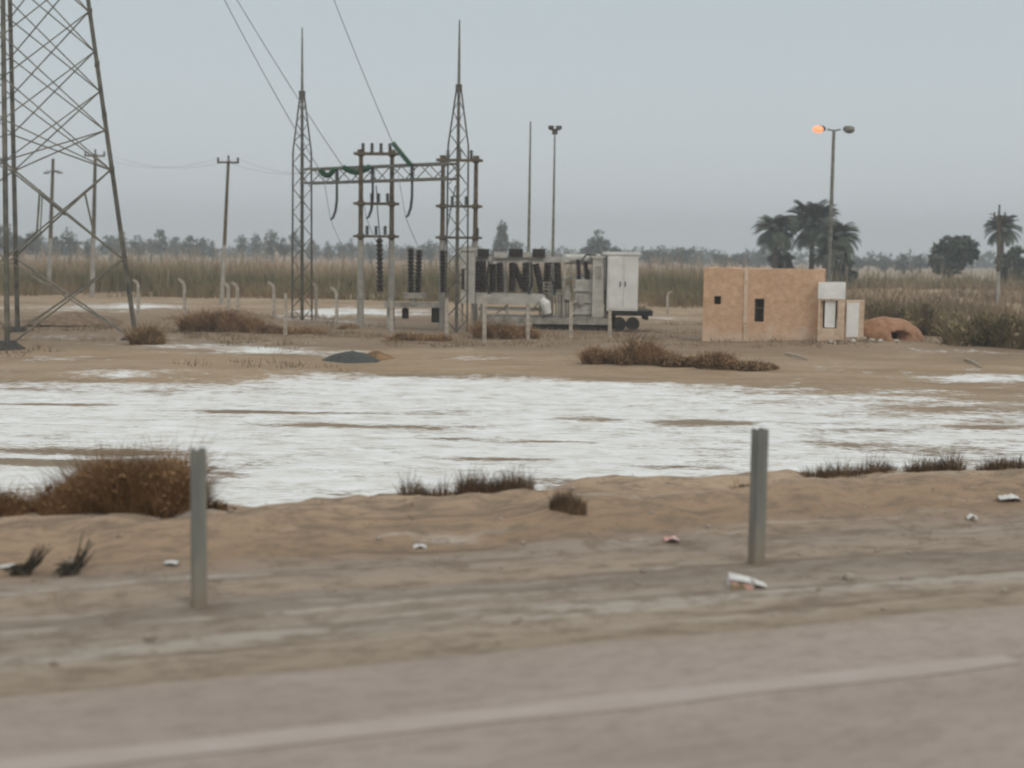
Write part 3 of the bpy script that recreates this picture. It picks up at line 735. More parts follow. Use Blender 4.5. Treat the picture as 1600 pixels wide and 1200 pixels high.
for x0, x1, y0, y1 in ((628, 638, 482, 498), (674, 690, 481, 504)):
    b = MB(); box_px(b, x0, x1, y0, y1, YD + .5, .4); box_px(b, x0 + 3, x1 - 3, y0 - 2, y0 - .3, YD + .6, .2); b.build('drive_box', MT['ins'], ds)
for (pts) in (((594, 372), (590, 330), (588, 290)), ((694, 391), (700, 350), (712, 290))):
    b = MB(); b.tube([at(x, y, YD + 1.5) for x, y in pts], .03, 5); b.build('lead', MT['darkwire'], ds)
# ------------------------------------------------------------------ masts and lamps
def mast(px, ytop, pxb, Y, r, lab, name='lightning_mast'):
    top = at(px, ytop, Y); base = at(pxb, 470, Y); base.z = gh(base.x, base.y); base.x = top.x
    o = thing(name, lab, 'mast', base)
    b = MB(); b.tube([base, base.lerp(top, .55), top], [r, r * .75, r * .4], 8); b.build('pole', MT['galv'], o)
    b = MB(); b.cyl(base + Vector((0, 0, -.1)), base + Vector((0, 0, .25)), r * 2.4, 10); b.build('base_block', MT['conc'], o)
    return o, base, top
mast(829, 190, 828, 82, .105, 'plain thin pointed mast behind the breaker rack, left of the floodlight pole')
o, base, top = mast(867, 203, 866, 82, .10, 'tall floodlight pole with a small dark cluster head behind the transformer', 'floodlight_pole')
b = MB(); b.cyl(top + Vector((0, 0, -.25)), top, .16, 10); b.box(top + Vector((0, 0, .02)), (.62, .12, .07)); cl_ = b.build('head_bracket', MT['galv_dark'], o)
for sx_ in (-.22, .22):
    b = MB(); b.box(top + Vector((sx_, -.12, .12)), (.26, .34, .2), sx_); b.box(top + Vector((sx_, .05, .2)), (.2, .2, .06)); b.build('floodlight', MT['galv_dark'], o)

YL = 78.0
top = at(1303, 203, YL); base = Vector((top.x, YL, gh(top.x, YL)))
o = thing('street_lamp', 'tall grey street lamp with two heads, the left one glowing orange, behind the tan building', 'lamp', base)
b = MB(); b.tube([base, base.lerp(top, .4), top], [.15, .115, .085], 10); b.build('pole', MT['galv'], o)
for sgn, litq in ((-1, True), (1, False)):
    a = top + Vector((0, 0, -.03)); c = top + Vector((sgn * .36, -.05, .02)); b = MB(); b.tube([a, c], .045, 7); b.build('arm', MT['galv'], o)
    b = MB(); c2 = c + Vector((sgn * .12, -.02, .02)); e2 = c + Vector((sgn * .72, -.1, .06))
    b.tube([c2, c2.lerp(e2, .25), c2.lerp(e2, .7), e2], [.09, .17, .15, .06], 10); hd = b.build('lamp_head', MT['galv_dark'], o, smooth=True)
    b = MB(); m = c2.lerp(e2, .72 if litq else .5) + Vector((0, -.13, -.07))
    prof_ = [(-.29, .04), (-.2, .15), (0, .2), (.2, .15), (.29, .04)]
    b.tube([m + Vector((q[0], 0, 0)) for q in prof_], [q[1] for q in prof_], 10); b.build('lens', MT['lit'] if litq else MT['galv'], hd, smooth=True)

# utility poles
def upole(px, ytop, pxb, ybase, Y, armw, lab, r=.16, arms=((.25),)):
    top = at(px, ytop, Y); base = at(pxb, ybase, Y); base.z = gh(base.x, base.y) - .1
    o = thing('utility_pole', lab, 'pole', base, 'wooden and concrete power poles')
    b = MB(); b.tube([base, base.lerp(top, .42)], [r, r * .86], 10); lo_ = b.build('pole', MT['polelow'], o)
    b = MB(); b.tube([base.lerp(top, .42), top], [r * .84, r * .62], 10); b.build('upper_pole', MT['rust'], lo_)
    if armw:
        z = top + Vector((0, -.15, -.18)); b = MB(); b.bar(z - Vector((armw, 0, 0)), z + Vector((armw, 0, 0)), .13); ca = b.build('crossarm', MT['rust'], o)
        for sx_ in (-armw * .92, 0, armw * .92):
            ib = MB(); q = z + Vector((sx_, .15 if sx_ == 0 else 0, .06 + (.15 if sx_ == 0 else 0))); ib.ribbed(q, q + Vector((0, 0, .3)), .04, .09, 3); ib.build('insulator', MT['ins'], ca)
    return top, o
t1, _ = upole(357, 250, 346, 475, 100, .75, 'concrete power pole with a T crossarm, standing alone left of the gantry')
t2, _ = upole(149, 240, 144, 468, 112, .8, 'power pole with a T crossarm seen through the pylon beside its right leg', .2)
t3, o3 = upole(83, 248, 76, 463, 118, None, 'power pole without a T top seen through the middle of the pylon', .2)
b = MB(); z = t3 + Vector((0, -.2, -1.0))
for sx_ in (-.5, .15, .6): b.box(z + Vector((sx_, 0, -.3 * abs(sx_ - .1))), (.42, .2, .12)); b.bar(z + Vector((0, .1, -.1)), z + Vector((sx_, 0, 0)), .07)
b.build('bracket', MT['rust'], o3)
t4, o4 = upole(1561, 335, 1559, 482, 108, .42, 'pale power pole at the right edge, in front of a palm', .17)
b = MB(); b.ribbed(t4, t4 + Vector((0, 0, .75)), .04, .1, 4); b.build('top_insulator', MT['ins'], o4)
for a, c, lab in ((t1, t2, 'pair of thin power wires strung from the lone T pole into the pylon'), (t1, at(560, 258, 100), 'thin power wires running from the lone T pole behind the gantry')):
    b = MB()
    for sx_ in (-.7, .7): b.tube(sagcurve(a + Vector((sx_, -.1, .1)), c + Vector((sx_, -.1, .1)), .9, 14), .009, 4)
    ob = b.build('power_wire', MT['wire'], org=a); tag(ob, lab, 'wire', 'thin wires between power poles')

# ------------------------------------------------------------------ fence posts
def fpost(px, ytop, ybase, bent, lab, grp='concrete fence posts round the substation', lean=0):
    g = gnd(px, ybase, .12); g.z = gh(g.x, g.y); k = g.y / FPX
    top = at(px + lean, ytop, g.y); h = top.z - g.z
    o = MB(); base = Vector((g.x, g.y, g.z - .15)); T = Vector((top.x, g.y, top.z))
    if bent:
        kn = base.lerp(T, .84); tip = T + Vector((-.30 * bent, 0, 0)); md = base.lerp(T, .93) + Vector((-.07 * bent, 0, 0))
        o.tube([base, kn, md, tip], [.115, .10, .095, .075], 4, phase=.785)
    else: o.tube([base, base.lerp(T, .6), T], [.12, .108, .09], 4, phase=.785)
    ob = o.build('fence_post', MT['conc'], org=g); ob['label'] = lab; ob['category'] = 'fence post'; ob['group'] = grp
FP = [(216, 437, 497, 1, 'bent-top fence post just right of the pylon\'s right foot'),
      (288, 436, 511, 1, 'thick bent-top fence post standing alone between the pylon and the lone T pole'),
      (357, 441, 507, 1, 'bent-top fence post right beside the lone T pole, left of a close pair'),
      (371, 441, 510, 1, 'bent-top fence post right of the lone T pole, right of a close pair'),
      (428, 441, 506, 1, 'bent-top fence post in the gap left of the left gantry column'),
      (446, 458, 521, 0, 'straight fence post standing nearest the left gantry column\'s left side'),
      (494, 441, 503, 1, 'bent-top fence post just right of the left gantry column'),
      (526, 449, 515, 1, 'bent-top fence post midway between the left gantry column and the left pole frame'),
      (612, 470, 530, 0, 'straight fence post at the right foot of the left pole frame'),
      (698, 466, 532, 0, 'straight fence post just left of the right gantry column'),
      (757, 467, 535, 0, 'tallest straight fence post, just right of the right gantry column'),
      (825, 478, 531, 0, 'straight fence post in front of the breaker rack\'s right end'),
      (892, 472, 530, 0, 'straight fence post in front of the transformer'),
      (953, 484, 531, 0, 'straight fence post in front of the white cabinet'),
      (1043, 455, 492, -1, 'lone bent-top fence post between the white cabinet and the tan building')]
for q in FP: fpost(*q)

# ------------------------------------------------------------------ building
BY = 62.0
c0 = gnd(1097, 541, .15); bl = at(1097, 541, 62.6); br = at(1283, 546, 61.4)
ang = math.atan2(br.y - bl.y, br.x - bl.x); W = (Vector((br.x, br.y, 0)) - Vector((bl.x, bl.y, 0))).length
zg = gh(bl.x, bl.y) - .1; H = 3.33
ex, ey = Vector((math.cos(ang), math.sin(ang), 0)), Vector((-math.sin(ang), math.cos(ang), 0))
O = Vector((bl.x, bl.y, zg))
hut = thing('tan_building', 'flat-roofed tan mud-brick hut with one small and one tall dark window', 'hut', O)
def wall(b, o, dx, dn, Wd, Ht, th, ops, step=.28, amp=.03, topvar=.05):
    """wall with openings: front face at o, running dx, thickness into dn"""
    def cuts(m, vals):
        c = sorted(set([0, m] + vals)); out = [c[0]]
        for a, q in zip(c, c[1:]):
            n = max(1, int((q - a) / step)); out += [a + (q - a) * (i + 1) / n for i in range(n)]
        return out
    xs = cuts(Wd, [v for q in ops for v in q[:2]]); zs = cuts(Ht, [v for q in ops for v in q[2:]])
    inside = lambda x, z: any(q[0] < x < q[1] and q[2] < z < q[3] for q in ops)
    def pt(x, z, d):
        p = o + dx * x + dn * d + Vector((0, 0, z))
        k = fbm(p.x * 1.1 + 3 * d, p.z * 1.1, p.y, 3)
        p = p + dn * (amp * k)
        if z >= Ht - .01: p.z += topvar * fbm(x * .9, 3.3, d, 3)
        return p
    V, F, ix = [], [], {}
    def vid(i, j, d):
        if (i, j, d) not in ix: ix[(i, j, d)] = len(V); V.append(pt(xs[i], zs[j], d))
        return ix[(i, j, d)]
    full = {}
    for i in range(len(xs) - 1):
        for j in range(len(zs) - 1): full[(i, j)] = not inside((xs[i] + xs[i + 1]) / 2, (zs[j] + zs[j + 1]) / 2)
    for (i, j), on in full.items():
        if not on: continue
        F.append((vid(i, j, 0), vid(i + 1, j, 0), vid(i + 1, j + 1, 0), vid(i, j + 1, 0)))
        F.append((vid(i, j + 1, th), vid(i + 1, j + 1, th), vid(i + 1, j, th), vid(i, j, th)))
        for di, dj, e1, e2 in ((-1, 0, (i, j), (i, j + 1)), (1, 0, (i + 1, j + 1), (i + 1, j)), (0, -1, (i + 1, j), (i, j)), (0, 1, (i, j + 1), (i + 1, j + 1))):
            if not full.get((i + di, j + dj), False):
                F.append((vid(*e1, 0), vid(*e2, 0), vid(*e2, th), vid(*e1, th)))
    b.add(V, F)
DEP = 4.2
pxm = W / (1283 - 1097)
def bz(py): return at(1190, py, 62).z - zg
ops = [((1114 - 1097) * pxm, (1125 - 1097) * pxm, bz(477), bz(464)), ((1178 - 1097) * pxm, (1193 - 1097) * pxm, bz(503), bz(467))]
b = MB(); wall(b, O, ex, ey, W, H, .28, ops); fw = b.build('front_wall', MT['adobe'], hut)
b = MB(); wall(b, O + ey * .29, ey, ex, DEP - .6, H - .01, .28, []); b.build('side_wall', MT['adobe'], hut)
b = MB(); wall(b, O + ex * W + ey * .29, ey, -ex, DEP - .6, H - .01, .28, []); b.build('side_wall', MT['adobe'], hut)
b = MB(); wall(b, O + ey * (DEP - .3), ex, ey, W, H - .02, .28, []); b.build('back_wall', MT['adobe'], hut)
b = MB(); b.box(O + ex * W / 2 + ey * DEP / 2 + Vector((0, 0, H - .25)), (W - .6, DEP - .62, .18), ang); b.build('roof', MT['adobe'], hut)
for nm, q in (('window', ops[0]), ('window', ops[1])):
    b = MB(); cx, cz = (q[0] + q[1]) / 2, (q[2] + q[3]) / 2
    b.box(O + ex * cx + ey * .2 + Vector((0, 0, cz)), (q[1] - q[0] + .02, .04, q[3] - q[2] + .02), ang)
    wn = b.build(nm, MT['soot_and_shade'], hut)  # dark interior painted as a near-black slab across the opening
    if q is ops[1]:
        b = MB()
        for s_ in (-1, 1): b.box(O + ex * (cx + s_ * (q[1] - q[0]) * .42) + ey * .14 + Vector((0, 0, cz)), (.05, .06, q[3] - q[2]), ang)
        b.box(O + ex * cx + ey * .14 + Vector((0, 0, cz + .1)), (q[1] - q[0] - .12, .05, .05), ang); b.build('frame', MT['galv_dark'], wn)
pil = MB(); pil.box(O + ex * ((1166 - 1097) * pxm) - ey * .03 + Vector((0, 0, .45)), (.2, .1, .9), ang); pil.box(O + ex * ((1164 - 1097) * pxm) - ey * .02 + Vector((0, 0, 2.1)), (.16, .06, 2.3), ang); pil.build('pilaster', mat('pale_render', (.56, .41, .29), (.68, .53, .40), 3, .9, .3), hut)
# projecting bay with white plaster
def loc(px, off): return O + ex * ((px - 1097) * pxm) + ey * off
bw = (1317 - 1277) * pxm; bo = loc(1277, -.55)
zz = lambda py: at(1295, py, 61).z - zg
b = MB(); wall(b, bo, ex, ey, bw, zz(467), .22, [(.10, bw - .28, zz(513), zz(467) - .06)], .2, .015, .0)
wall(b, bo + ex * .0 + ey * .225, ey, ex, .9, zz(467), .2, [], .3, .01, 0); wall(b, bo + ex * bw + ey * .225, ey, -ex, .9, zz(467), .2, [], .3, .01, 0)
bay = b.build('bay', MT['palewall'], hut)
b = MB(); wall(b, bo + Vector((0, 0, zz(467) + .003)) - ey * .03 - ex * .03, ex, ey, bw + .03, zz(441) - zz(467), 1.2, [], .15, .03, .05); b.build('plaster_cap', MT['plaster'], bay)
b = MB(); b.box(bo + ex * (bw * .45) + ey * .16 + Vector((0, 0, (zz(513) + zz(467)) / 2)), (.44, .06, zz(467) - zz(513) - .08), ang); b.build('white_panel', MT['plaster'], bay)
b = MB(); b.box(bo + ex * (bw * .42) + ey * .6 + Vector((0, 0, (zz(513) + zz(467)) / 2)), (bw - .5, .05, zz(467) - zz(513)), ang); b.build('recess_shade', MT['soot_and_shade'], bay)  # near-black board painting the shade inside the bay's recess
# lower annex
aw = (1346 - 1318) * pxm; ao = loc(1318.6, -.25)
b = MB(); wall(b, ao, ex, ey, aw, zz(469), 1.6, [], .2, .02, .06); ann = b.build('annex', MT['palewall'], hut)
b = MB(); wall(b, ao - ey * .05 + ex * .04 + Vector((0, 0, zz(526))), ex, ey, aw * .66, zz(470) - zz(526) - .05, .04, [], .15, .008, .03); b.build('white_face', MT['plaster'], ann)

# clay oven
kc = at(1386, 540, 63.2); kc.z = gh(kc.x, kc.y) - .05
ov = thing('clay_oven', 'low orange-brown clay dome with a dark mouth beside the tan hut', 'oven', kc)
V, F, FL = [], [], set(); NA, NR = 84, 26; RX = 1.62; RZ = 1.14
odir = Vector((.22, -.97, 0)).normalized()
for j in range(NR + 1):
    ph = j / NR * math.pi / 2
    for i in range(NA):
        a = 2 * math.pi * i / NA
        p = Vector((math.cos(a) * math.cos(ph) * RX, math.sin(a) * math.cos(ph) * 1.35, math.sin(ph) ** .8 * RZ))
        p.x -= .12 * p.z
        p *= 1 + .045 * fbm(p.x * 1.3, p.y * 1.3, p.z * 1.3, 4)
        da = math.atan2(p.y, p.x) - math.atan2(odir.y, odir.x)
        da = (da + math.pi) % (2 * math.pi) - math.pi
        q = (da / .34) ** 2 + ((p.z - .36) / .22) ** 2
        if q < 1: p = Vector((p.x * .45, p.y * .45, p.z)); FL.add(j * NA + i)
        V.append(kc + p)
for j in range(NR):
    for i in range(NA): F.append((j * NA + i, j * NA + (i + 1) % NA, (j + 1) * NA + (i + 1) % NA, (j + 1) * NA + i))
b = MB(); b.add(V, [f_ for f_ in F if not all(q in FL for q in f_)]); b.build('dome', MT['adobe_dark'], ov, smooth=True)
b = MB(); b.add(V, [f_ for f_ in F if all(q in FL for q in f_)]); b.build('mouth', MT['soot_and_shade'], ov)  # soot-black faces, the colour also deepening the shade of the cavity

# ------------------------------------------------------------------ heaps, rubble
def heap(px, py, wpx, hpx, depth, m, name, lab, cat, seed=0, rough=.12):
    g = gnd(px, py, .1); g.z = gh(g.x, g.y) - .06; k = g.y / FPX; rx, rz = wpx * k / 2, hpx * k
    V, F = [], []; na, nr = 44, 12
    for j in range(nr + 1):
        f = 1 - j / nr
        for i in range(na):
            a = 2 * math.pi * i / na; rr = f * (1 + .18 * nz(math.cos(a) * 2 + seed, math.sin(a) * 2, seed))
            x, y = math.cos(a) * rr * rx, math.sin(a) * rr * depth
            z = rz * (1 - f * f) ** 1.1 * (1 + rough * fbm(x * 1.3 + seed, y * 1.3, seed, 3)) + .05 * fbm(x * 4, y * 4, seed, 2) * (1 - f)
            V.append(g + Vector((x, y, z)))
    for j in range(nr):
        for i in range(na): F.append((j * na + i, j * na + (i + 1) % na, (j + 1) * na + (i + 1) % na, (j + 1) * na + i))
    b = MB(); b.add(V, F); o = b.build(name, m, org=g, smooth=True); return tag(o, lab, cat)
heap(548, 562, 105, 18, .9, MT['gravelpile'], 'gravel_heap', 'low dark grey gravel heap on bare soil in front of the gantry', 'heap', 3)
heap(590, 560, 60, 14, .6, MT['drybush'], 'dirt_heap', 'small brown dirt heap touching the dark gravel heap', 'heap', 5)
MT['brown_soil'] = mat('brown_soil', (.15, .10, .065), (.25, .175, .115), 3, .95, .5)
heap(120, 512, 150, 17, 2.2, MT['brown_soil'], 'soil_heap', 'broad low brown soil heap under the pylon', 'heap', 8)
heap(368, 514, 150, 30, 2.0, MT['brown_soil'], 'soil_heap', 'dark brown soil heap with brush on it at the foot of the lone T pole', 'heap', 11)
def rocks(px, py, n, spread, size, m, name, lab, cat):
    g = gnd(px, py, .2); g.z = gh(g.x, g.y)
    root = thing(name, lab, cat, g)
    return g, root
def rock_mb(b, c, s, seed):
    V, F = [], []; na, nr = 6, 4
    for j in range(nr + 1):
        ph = -math.pi / 2 + math.pi * j / nr
        for i in range(na):
            a = 2 * math.pi * i / na; p = Vector((math.cos(a) * math.cos(ph), math.sin(a) * math.cos(ph), math.sin(ph) * .7))
            p *= s * (1 + .75 * nz(p.x * 1.9 + seed, p.y * 1.9, p.z * 1.9)); p.z *= .75; V.append(Vector(c) + p)
    for j in range(nr):
        for i in range(na): F.append((j * na + i, j * na + (i + 1) % na, (j + 1) * na + (i + 1) % na, (j + 1) * na + i))
    b.add(V, F)
RK = [(1352, 536, .22, 'squarish pale rubble lump against the left side of the clay oven'), (1331, 545, .17, 'pale rubble lump below the white face of the annex'), (1346, 540, .20, 'pale rubble lump at the foot of the hut annex'), (1362, 544, .15, 'small pale rubble lump between the annex and the oven mouth'), (1385, 538, .27, 'largest pale rubble lump in front of the clay oven'),
      (1375, 546, .14, 'pale rubble lump lowest in front of the clay oven'), (1400, 546, .12, 'small pale rubble lump under the oven mouth'), (1300, 545, .16, 'pale rubble lump under the white bay of the hut')]
for i, (px, py, s_, lab) in enumerate(RK):
    g = gnd(px, py, .2); g.z = gh(g.x, g.y) + s_ * .35; b = MB(); rock_mb(b, g, s_, i * 3.1); rock_mb(b, g + Vector((s_ * .8, .1, -.05)), s_ * .6, i * 5.7 + 1)
    o = b.build('rubble', MT['rubble'], org=g); tag(o, lab, 'rubble', 'pale rubble beside the hut')
for px0, py0, px1, py1, lab in ((1228, 551, 1262, 562, 'long pale pole lying on the ground in front of the hut'), (1508, 556, 1534, 573, 'dry branch lying on the bare ground right of the clay oven')):
    a, c = gnd(px0, py0, .3), gnd(px1, py1, .2); a.z = gh(a.x, a.y) + .07; c.z = gh(c.x, c.y) + .06
    b = MB(); b.tube([a, a.lerp(c, .5) + Vector((0, 0, .03)), c], [.045, .04, .03], 7); b.tube([a.lerp(c, .4), a.lerp(c, .5) + Vector((.3, .2, .1))], [.025, .012], 6)
    o = b.build('branch', MT['conc'], org=a); tag(o, lab, 'branch')

# ------------------------------------------------------------------ shrubs
def shrub_px(px, py, wpx, hpx, n, m, name, lab, cat='shrub', group=None, dep=1.0, blob=False, wd=.03, lean=.7, zplane=.15):
    g = gnd(px, py, zplane); g.z = gh(g.x, g.y); k = g.y / FPX; W_, H_ = wpx * k / 2, hpx * k
    cs = []
    nn = max(3, int(wpx / 14))
    for i in range(nn):
        fx = -1 + 2 * (i + .5) / nn + random.uniform(-.1, .1); q = W_ * fx
        cs.append((g.x + q, g.y + random.uniform(-.3, .3) * dep, g.z - .05, W_ / nn * 1.5 + .1, .35 * dep + .15, random.uniform(.6, 1.05) * (1 - .25 * abs(fx))))
    parts = []
    if blob:
        bl_ = [(c[0], c[1], c[2] + H_ * c[5] * .5, c[3], c[4] + .2, H_ * c[5] * .52) for c in cs]
        parts.append(leaves(bl_, n, .05 if dep < 1.5 else .11))
    parts.append(blades(cs, n, H_ * 1.15, .22, wd, lean))
    V, Q = join(parts)
    o = np_mesh(name, V, Q, m, org=g); return tag(o, lab, cat, group)
SH = [(985, 567, 130, 34, 2600, MT['drymid'], 'dry_shrub', 'tallest reddish brown dry shrub left of the tan hut', 'shrubs of dry brown brush in front of the hut'),
      (1075, 570, 90, 20, 1300, MT['drygrass'], 'dry_shrub', 'low light brown dry shrub straight left of the hut\'s corner', 'shrubs of dry brown brush in front of the hut'),
      (1125, 574, 60, 24, 1200, MT['drymid'], 'dry_shrub', 'dark brown dry shrub in front of the hut\'s small window', 'shrubs of dry brown brush in front of the hut'),
      (1178, 576, 60, 16, 700, MT['drygrass'], 'dry_shrub', 'low dry shrub in front of the hut\'s tall window', 'shrubs of dry brown brush in front of the hut'),
      (345, 516, 110, 34, 2200, MT['drymid'], 'dry_shrub', 'broad dark brown brush mound at the foot of the lone T pole', 'dry brush round the pylon and gantry'),
      (440, 518, 120, 14, 1000, MT['drymid'], 'dry_shrub', 'low brown brush strip at the foot of the left gantry column', 'dry brush round the pylon and gantry'),
      (232, 538, 36, 26, 900, MT['drygrass'], 'dry_shrub', 'small orange-brown dry bush beside the pylon\'s right foot', 'dry brush round the pylon and gantry'),
      (655, 530, 90, 16, 900, MT['drymid'], 'dry_shrub', 'low brown brush between the left pole frame and the right gantry column', 'dry brush round the pylon and gantry'),
      (790, 528, 80, 32, 1500, MT['drymid'], 'dry_shrub', 'reddish brown dry bush in front of the breaker rack', 'dry brush round the pylon and gantry'),
      (545, 514, 26, 8, 260, MT['drymid'], 'dry_shrub', 'tiny dry tuft at the foot of the left pole frame', 'dry brush round the pylon and gantry')]
for px, py, wp, hp, n, m, nm, lab, grp in SH: shrub_px(px, py, wp, hp * 1.1, n * 2, m, nm, lab, 'shrub', grp, 1.0, True, .04, .9)
for px, py, wp, hp, n, lab in ((1400, 522, 135, 58, 4200, 'big olive green shrub behind the clay oven'), (1560, 549, 150, 58, 4600, 'dense olive green shrub at the right edge beside the bare ground'), (1465, 500, 60, 20, 900, 'low olive shrub between the oven\'s shrub and the right pole'), (1000, 487, 30, 14, 350, 'small olive tuft behind the trailer\'s rear wheels')):
    shrub_px(px, py, wp, hp, n, MT['olive'], 'green_shrub', lab, 'shrub', 'olive green shrubs on the right', 2.0, True, .06)

# foreground brush along the berm
def crest_pt(px, py, dv=0.0):
    g = gnd(px, py, 2.05); u, v = to_uv(g)
    return u, v + dv
def brush(name, lab, group, spots, n, h, m, wd=.006, lean=.55, hv=.25, leafy=0):
    cs = []
    for (px, py, r, hf) in spots:
        u, v = crest_pt(px, py); p = uv(u, v); cs.append((p.x, p.y, eh(u, v) - .04, r, r * .8, hf))
    parts = [blades(cs, n, h, hv, wd, lean, segs=3)]
    if leafy: parts.append(leaves([(c[0], c[1], c[2] + h * c[5] * .42, c[3] * 1.15, c[4] * 1.15, h * c[5] * .55) for c in cs], leafy, .022))
    V, Q = join(parts)
    o = np_mesh(name, V, Q, m, org=(cs[0][0], cs[0][1], cs[0][2])); return tag(o, lab, 'bush', group)
BIG = []
for i in range(30):
    px = -70 + i * 12.0
    hf = .50 + .22 * nz(px * .045, 3) + .36 * sstep(95, 165, px) + .06 * nz(px * .12, 9)
    BIG.append((px, 806 + random.uniform(-16, 4), .17, hf))
BIG += [(330, 799, .10, .25), (350, 799, .10, .16), (302, 800, .08, .5)]
brush('dry_bush', 'big dense brown dry bush behind the left roadside post', 'dry bushes on the roadside berm', BIG, 26000, .46, MT['drybush'], .006, .9, .34, 9000)
brush('dry_bush', 'sparse row of thin dark stalks on the berm, left of a thicker tuft', 'dry bushes on the roadside berm', [(640, 786, .08, 1.0), (655, 785, .06, .7), (672, 785, .07, .6), (692, 784, .06, .8)], 700, .25, MT['drydark'], .006, .4)
brush('dry_bush', 'wide dark tuft row on the berm edge in the middle, against the white salt', 'dry bushes on the roadside berm', [(725 + i * 12, 783, .07, .55 + .5 * random.random()) for i in range(9)], 2400, .24, MT['drydark'], .006, .5)
brush('dry_bush', 'small compact dark bush standing on its own on the bare berm', 'dry bushes on the roadside berm', [(878, 808, .09, 1.0), (895, 809, .10, .9), (908, 811, .05, .35)], 1500, .17, MT['drydark'], .007, .35)
brush('dry_bush', 'tiny brown tuft on the berm just left of the right roadside post', 'dry bushes on the roadside berm', [(1150, 765, .08, .5), (1165, 764, .06, .5)], 350, .12, MT['drydark'], .006, .6)
brush('dry_bush', 'low thin tufts on the berm right of the right roadside post', 'dry bushes on the roadside berm', [(1262 + i * 14, 753 - i * .6, .09, .45 + .45 * random.random()) for i in range(10)], 1500, .20, MT['drydark'], .006, .5)
brush('dry_bush', 'taller tuft near the right side of the berm, before the one at the edge', 'dry bushes on the roadside berm', [(1425 + i * 13, 741, .10, .6 + .5 * random.random()) for i in range(6)], 2000, .25, MT['drydark'], .007, .5)
brush('dry_bush', 'dark tuft on the berm at the picture\'s right edge', 'dry bushes on the roadside berm', [(1545 + i * 15, 741, .11, .55 + .3 * random.random()) for i in range(6)], 1500, .2, MT['drydark'], .007, .6)

cs = []
for i in range(900):
    u = random.uniform(-7, 12); v = 10.6 - 2.6 * random.random() ** 1.7
    if nz(u * .9, v * 1.2, 4) > -.05: cs.append((*uv(u, v)[:2], eh(u, v) - .01, .05, .05, random.uniform(.3, 1)))
V, Q = blades(cs, 3800, .055, .4, .004, 1.1)
tag(np_mesh('dry_stubble', V, Q, MT['drygrass']), 'sparse short dead stubble scattered on the roadside berm', 'stubble', kind='stuff')
# ------------------------------------------------------------------ reed bed (far, uncountable)
cs = []
for i in range(1700):
    Y = rng.uniform(124, 152); X = rng.uniform(-64, 22)
    cs.append((X, Y, 0, 1.0, 1.0, rng.uniform(.72, 1.12) * (1 + .20 * nz(X * .10, Y * .1) + .20 * nz(X * .45, Y * .2, 3))))
V1, Q1 = blades(cs, 22000, 3.55, .18, .13, .26, segs=3)
cs2 = [(rng.uniform(18, 95), rng.uniform(140, 185), 0, 1.3, 1.3, rng.uniform(.5, 1.1)) for i in range(1100)]
V2, Q2 = blades(cs2, 13000, 2.8, .22, .16, .4, segs=3)
cs5 = []
for i in range(1500):                        # lower, darker growth along the front of the bed
    X, Y = rng.uniform(-64, 22), rng.uniform(106, 128)
    if nz(X * .11, Y * .13, 6) > -.18 + .5 * (112 > Y): cs5.append((X, Y, gh(X, Y) - .1, 1.1, 1.1, rng.uniform(.4, 1.15)))
V3, Q3 = blades(cs5, 11000, 1.7, .3, .13, .6, segs=3)
V, Q = join([(V1, Q1), (V2, Q2), (V3, Q3)])
rm = bpy.data.materials.new('reeds'); rm.use_nodes = True
t = rm.node_tree; P = t.nodes['Principled BSDF']; P.inputs['Roughness'].default_value = .9; P.inputs['Specular IOR Level'].default_value = .1; lk = t.links.new
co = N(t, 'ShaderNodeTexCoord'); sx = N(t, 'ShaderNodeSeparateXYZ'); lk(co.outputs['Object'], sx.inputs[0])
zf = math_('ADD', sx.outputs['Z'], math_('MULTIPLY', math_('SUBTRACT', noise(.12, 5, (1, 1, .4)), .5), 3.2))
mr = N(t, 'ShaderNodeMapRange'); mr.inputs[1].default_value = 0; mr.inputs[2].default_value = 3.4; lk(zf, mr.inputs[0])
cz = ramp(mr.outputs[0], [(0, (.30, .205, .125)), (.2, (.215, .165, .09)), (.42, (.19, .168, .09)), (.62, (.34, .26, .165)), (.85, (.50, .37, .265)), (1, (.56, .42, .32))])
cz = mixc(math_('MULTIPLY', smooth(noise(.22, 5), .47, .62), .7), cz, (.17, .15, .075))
lk(cz, P.inputs['Base Color'])
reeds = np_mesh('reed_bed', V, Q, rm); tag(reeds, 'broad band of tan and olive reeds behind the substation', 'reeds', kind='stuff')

# low scrub, uncountable: brown growth right of the hut and thin weeds round the plant
cs3 = [(rng.uniform(15, 80), rng.uniform(82, 148), 0, 1.3, 1.3, rng.uniform(.4, 1.25)) for i in range(2400)]
cs3 = [(x, y, gh(x, y) - .05, a, b_, c) for x, y, _, a, b_, c in cs3 if nz(x * .06, y * .09, 4) > -.30]
V1, Q1 = blades(cs3, 30000, 1.1, .3, .10, .7)
cs4 = []
for i in range(2600):
    x, y = rng.uniform(-26, 26), rng.uniform(46, 84)
    if nz(x * .12, y * .14, 9) > .16 - .35 * (58 < y < 74): cs4.append((x, y, gh(x, y) - .02, .5, .5, rng.uniform(.4, 1)))
V2, Q2 = blades(cs4, 16000, .30, .35, .03, .9)
V, Q = join([(V1, Q1), (V2, Q2)])
tag(np_mesh('low_scrub', V, Q, mat('brown_scrub', (.14, .10, .06), (.34, .245, .155), .25, .9)), 'low brown scrub on the open ground right of the hut and round the plant', 'scrub', kind='stuff')
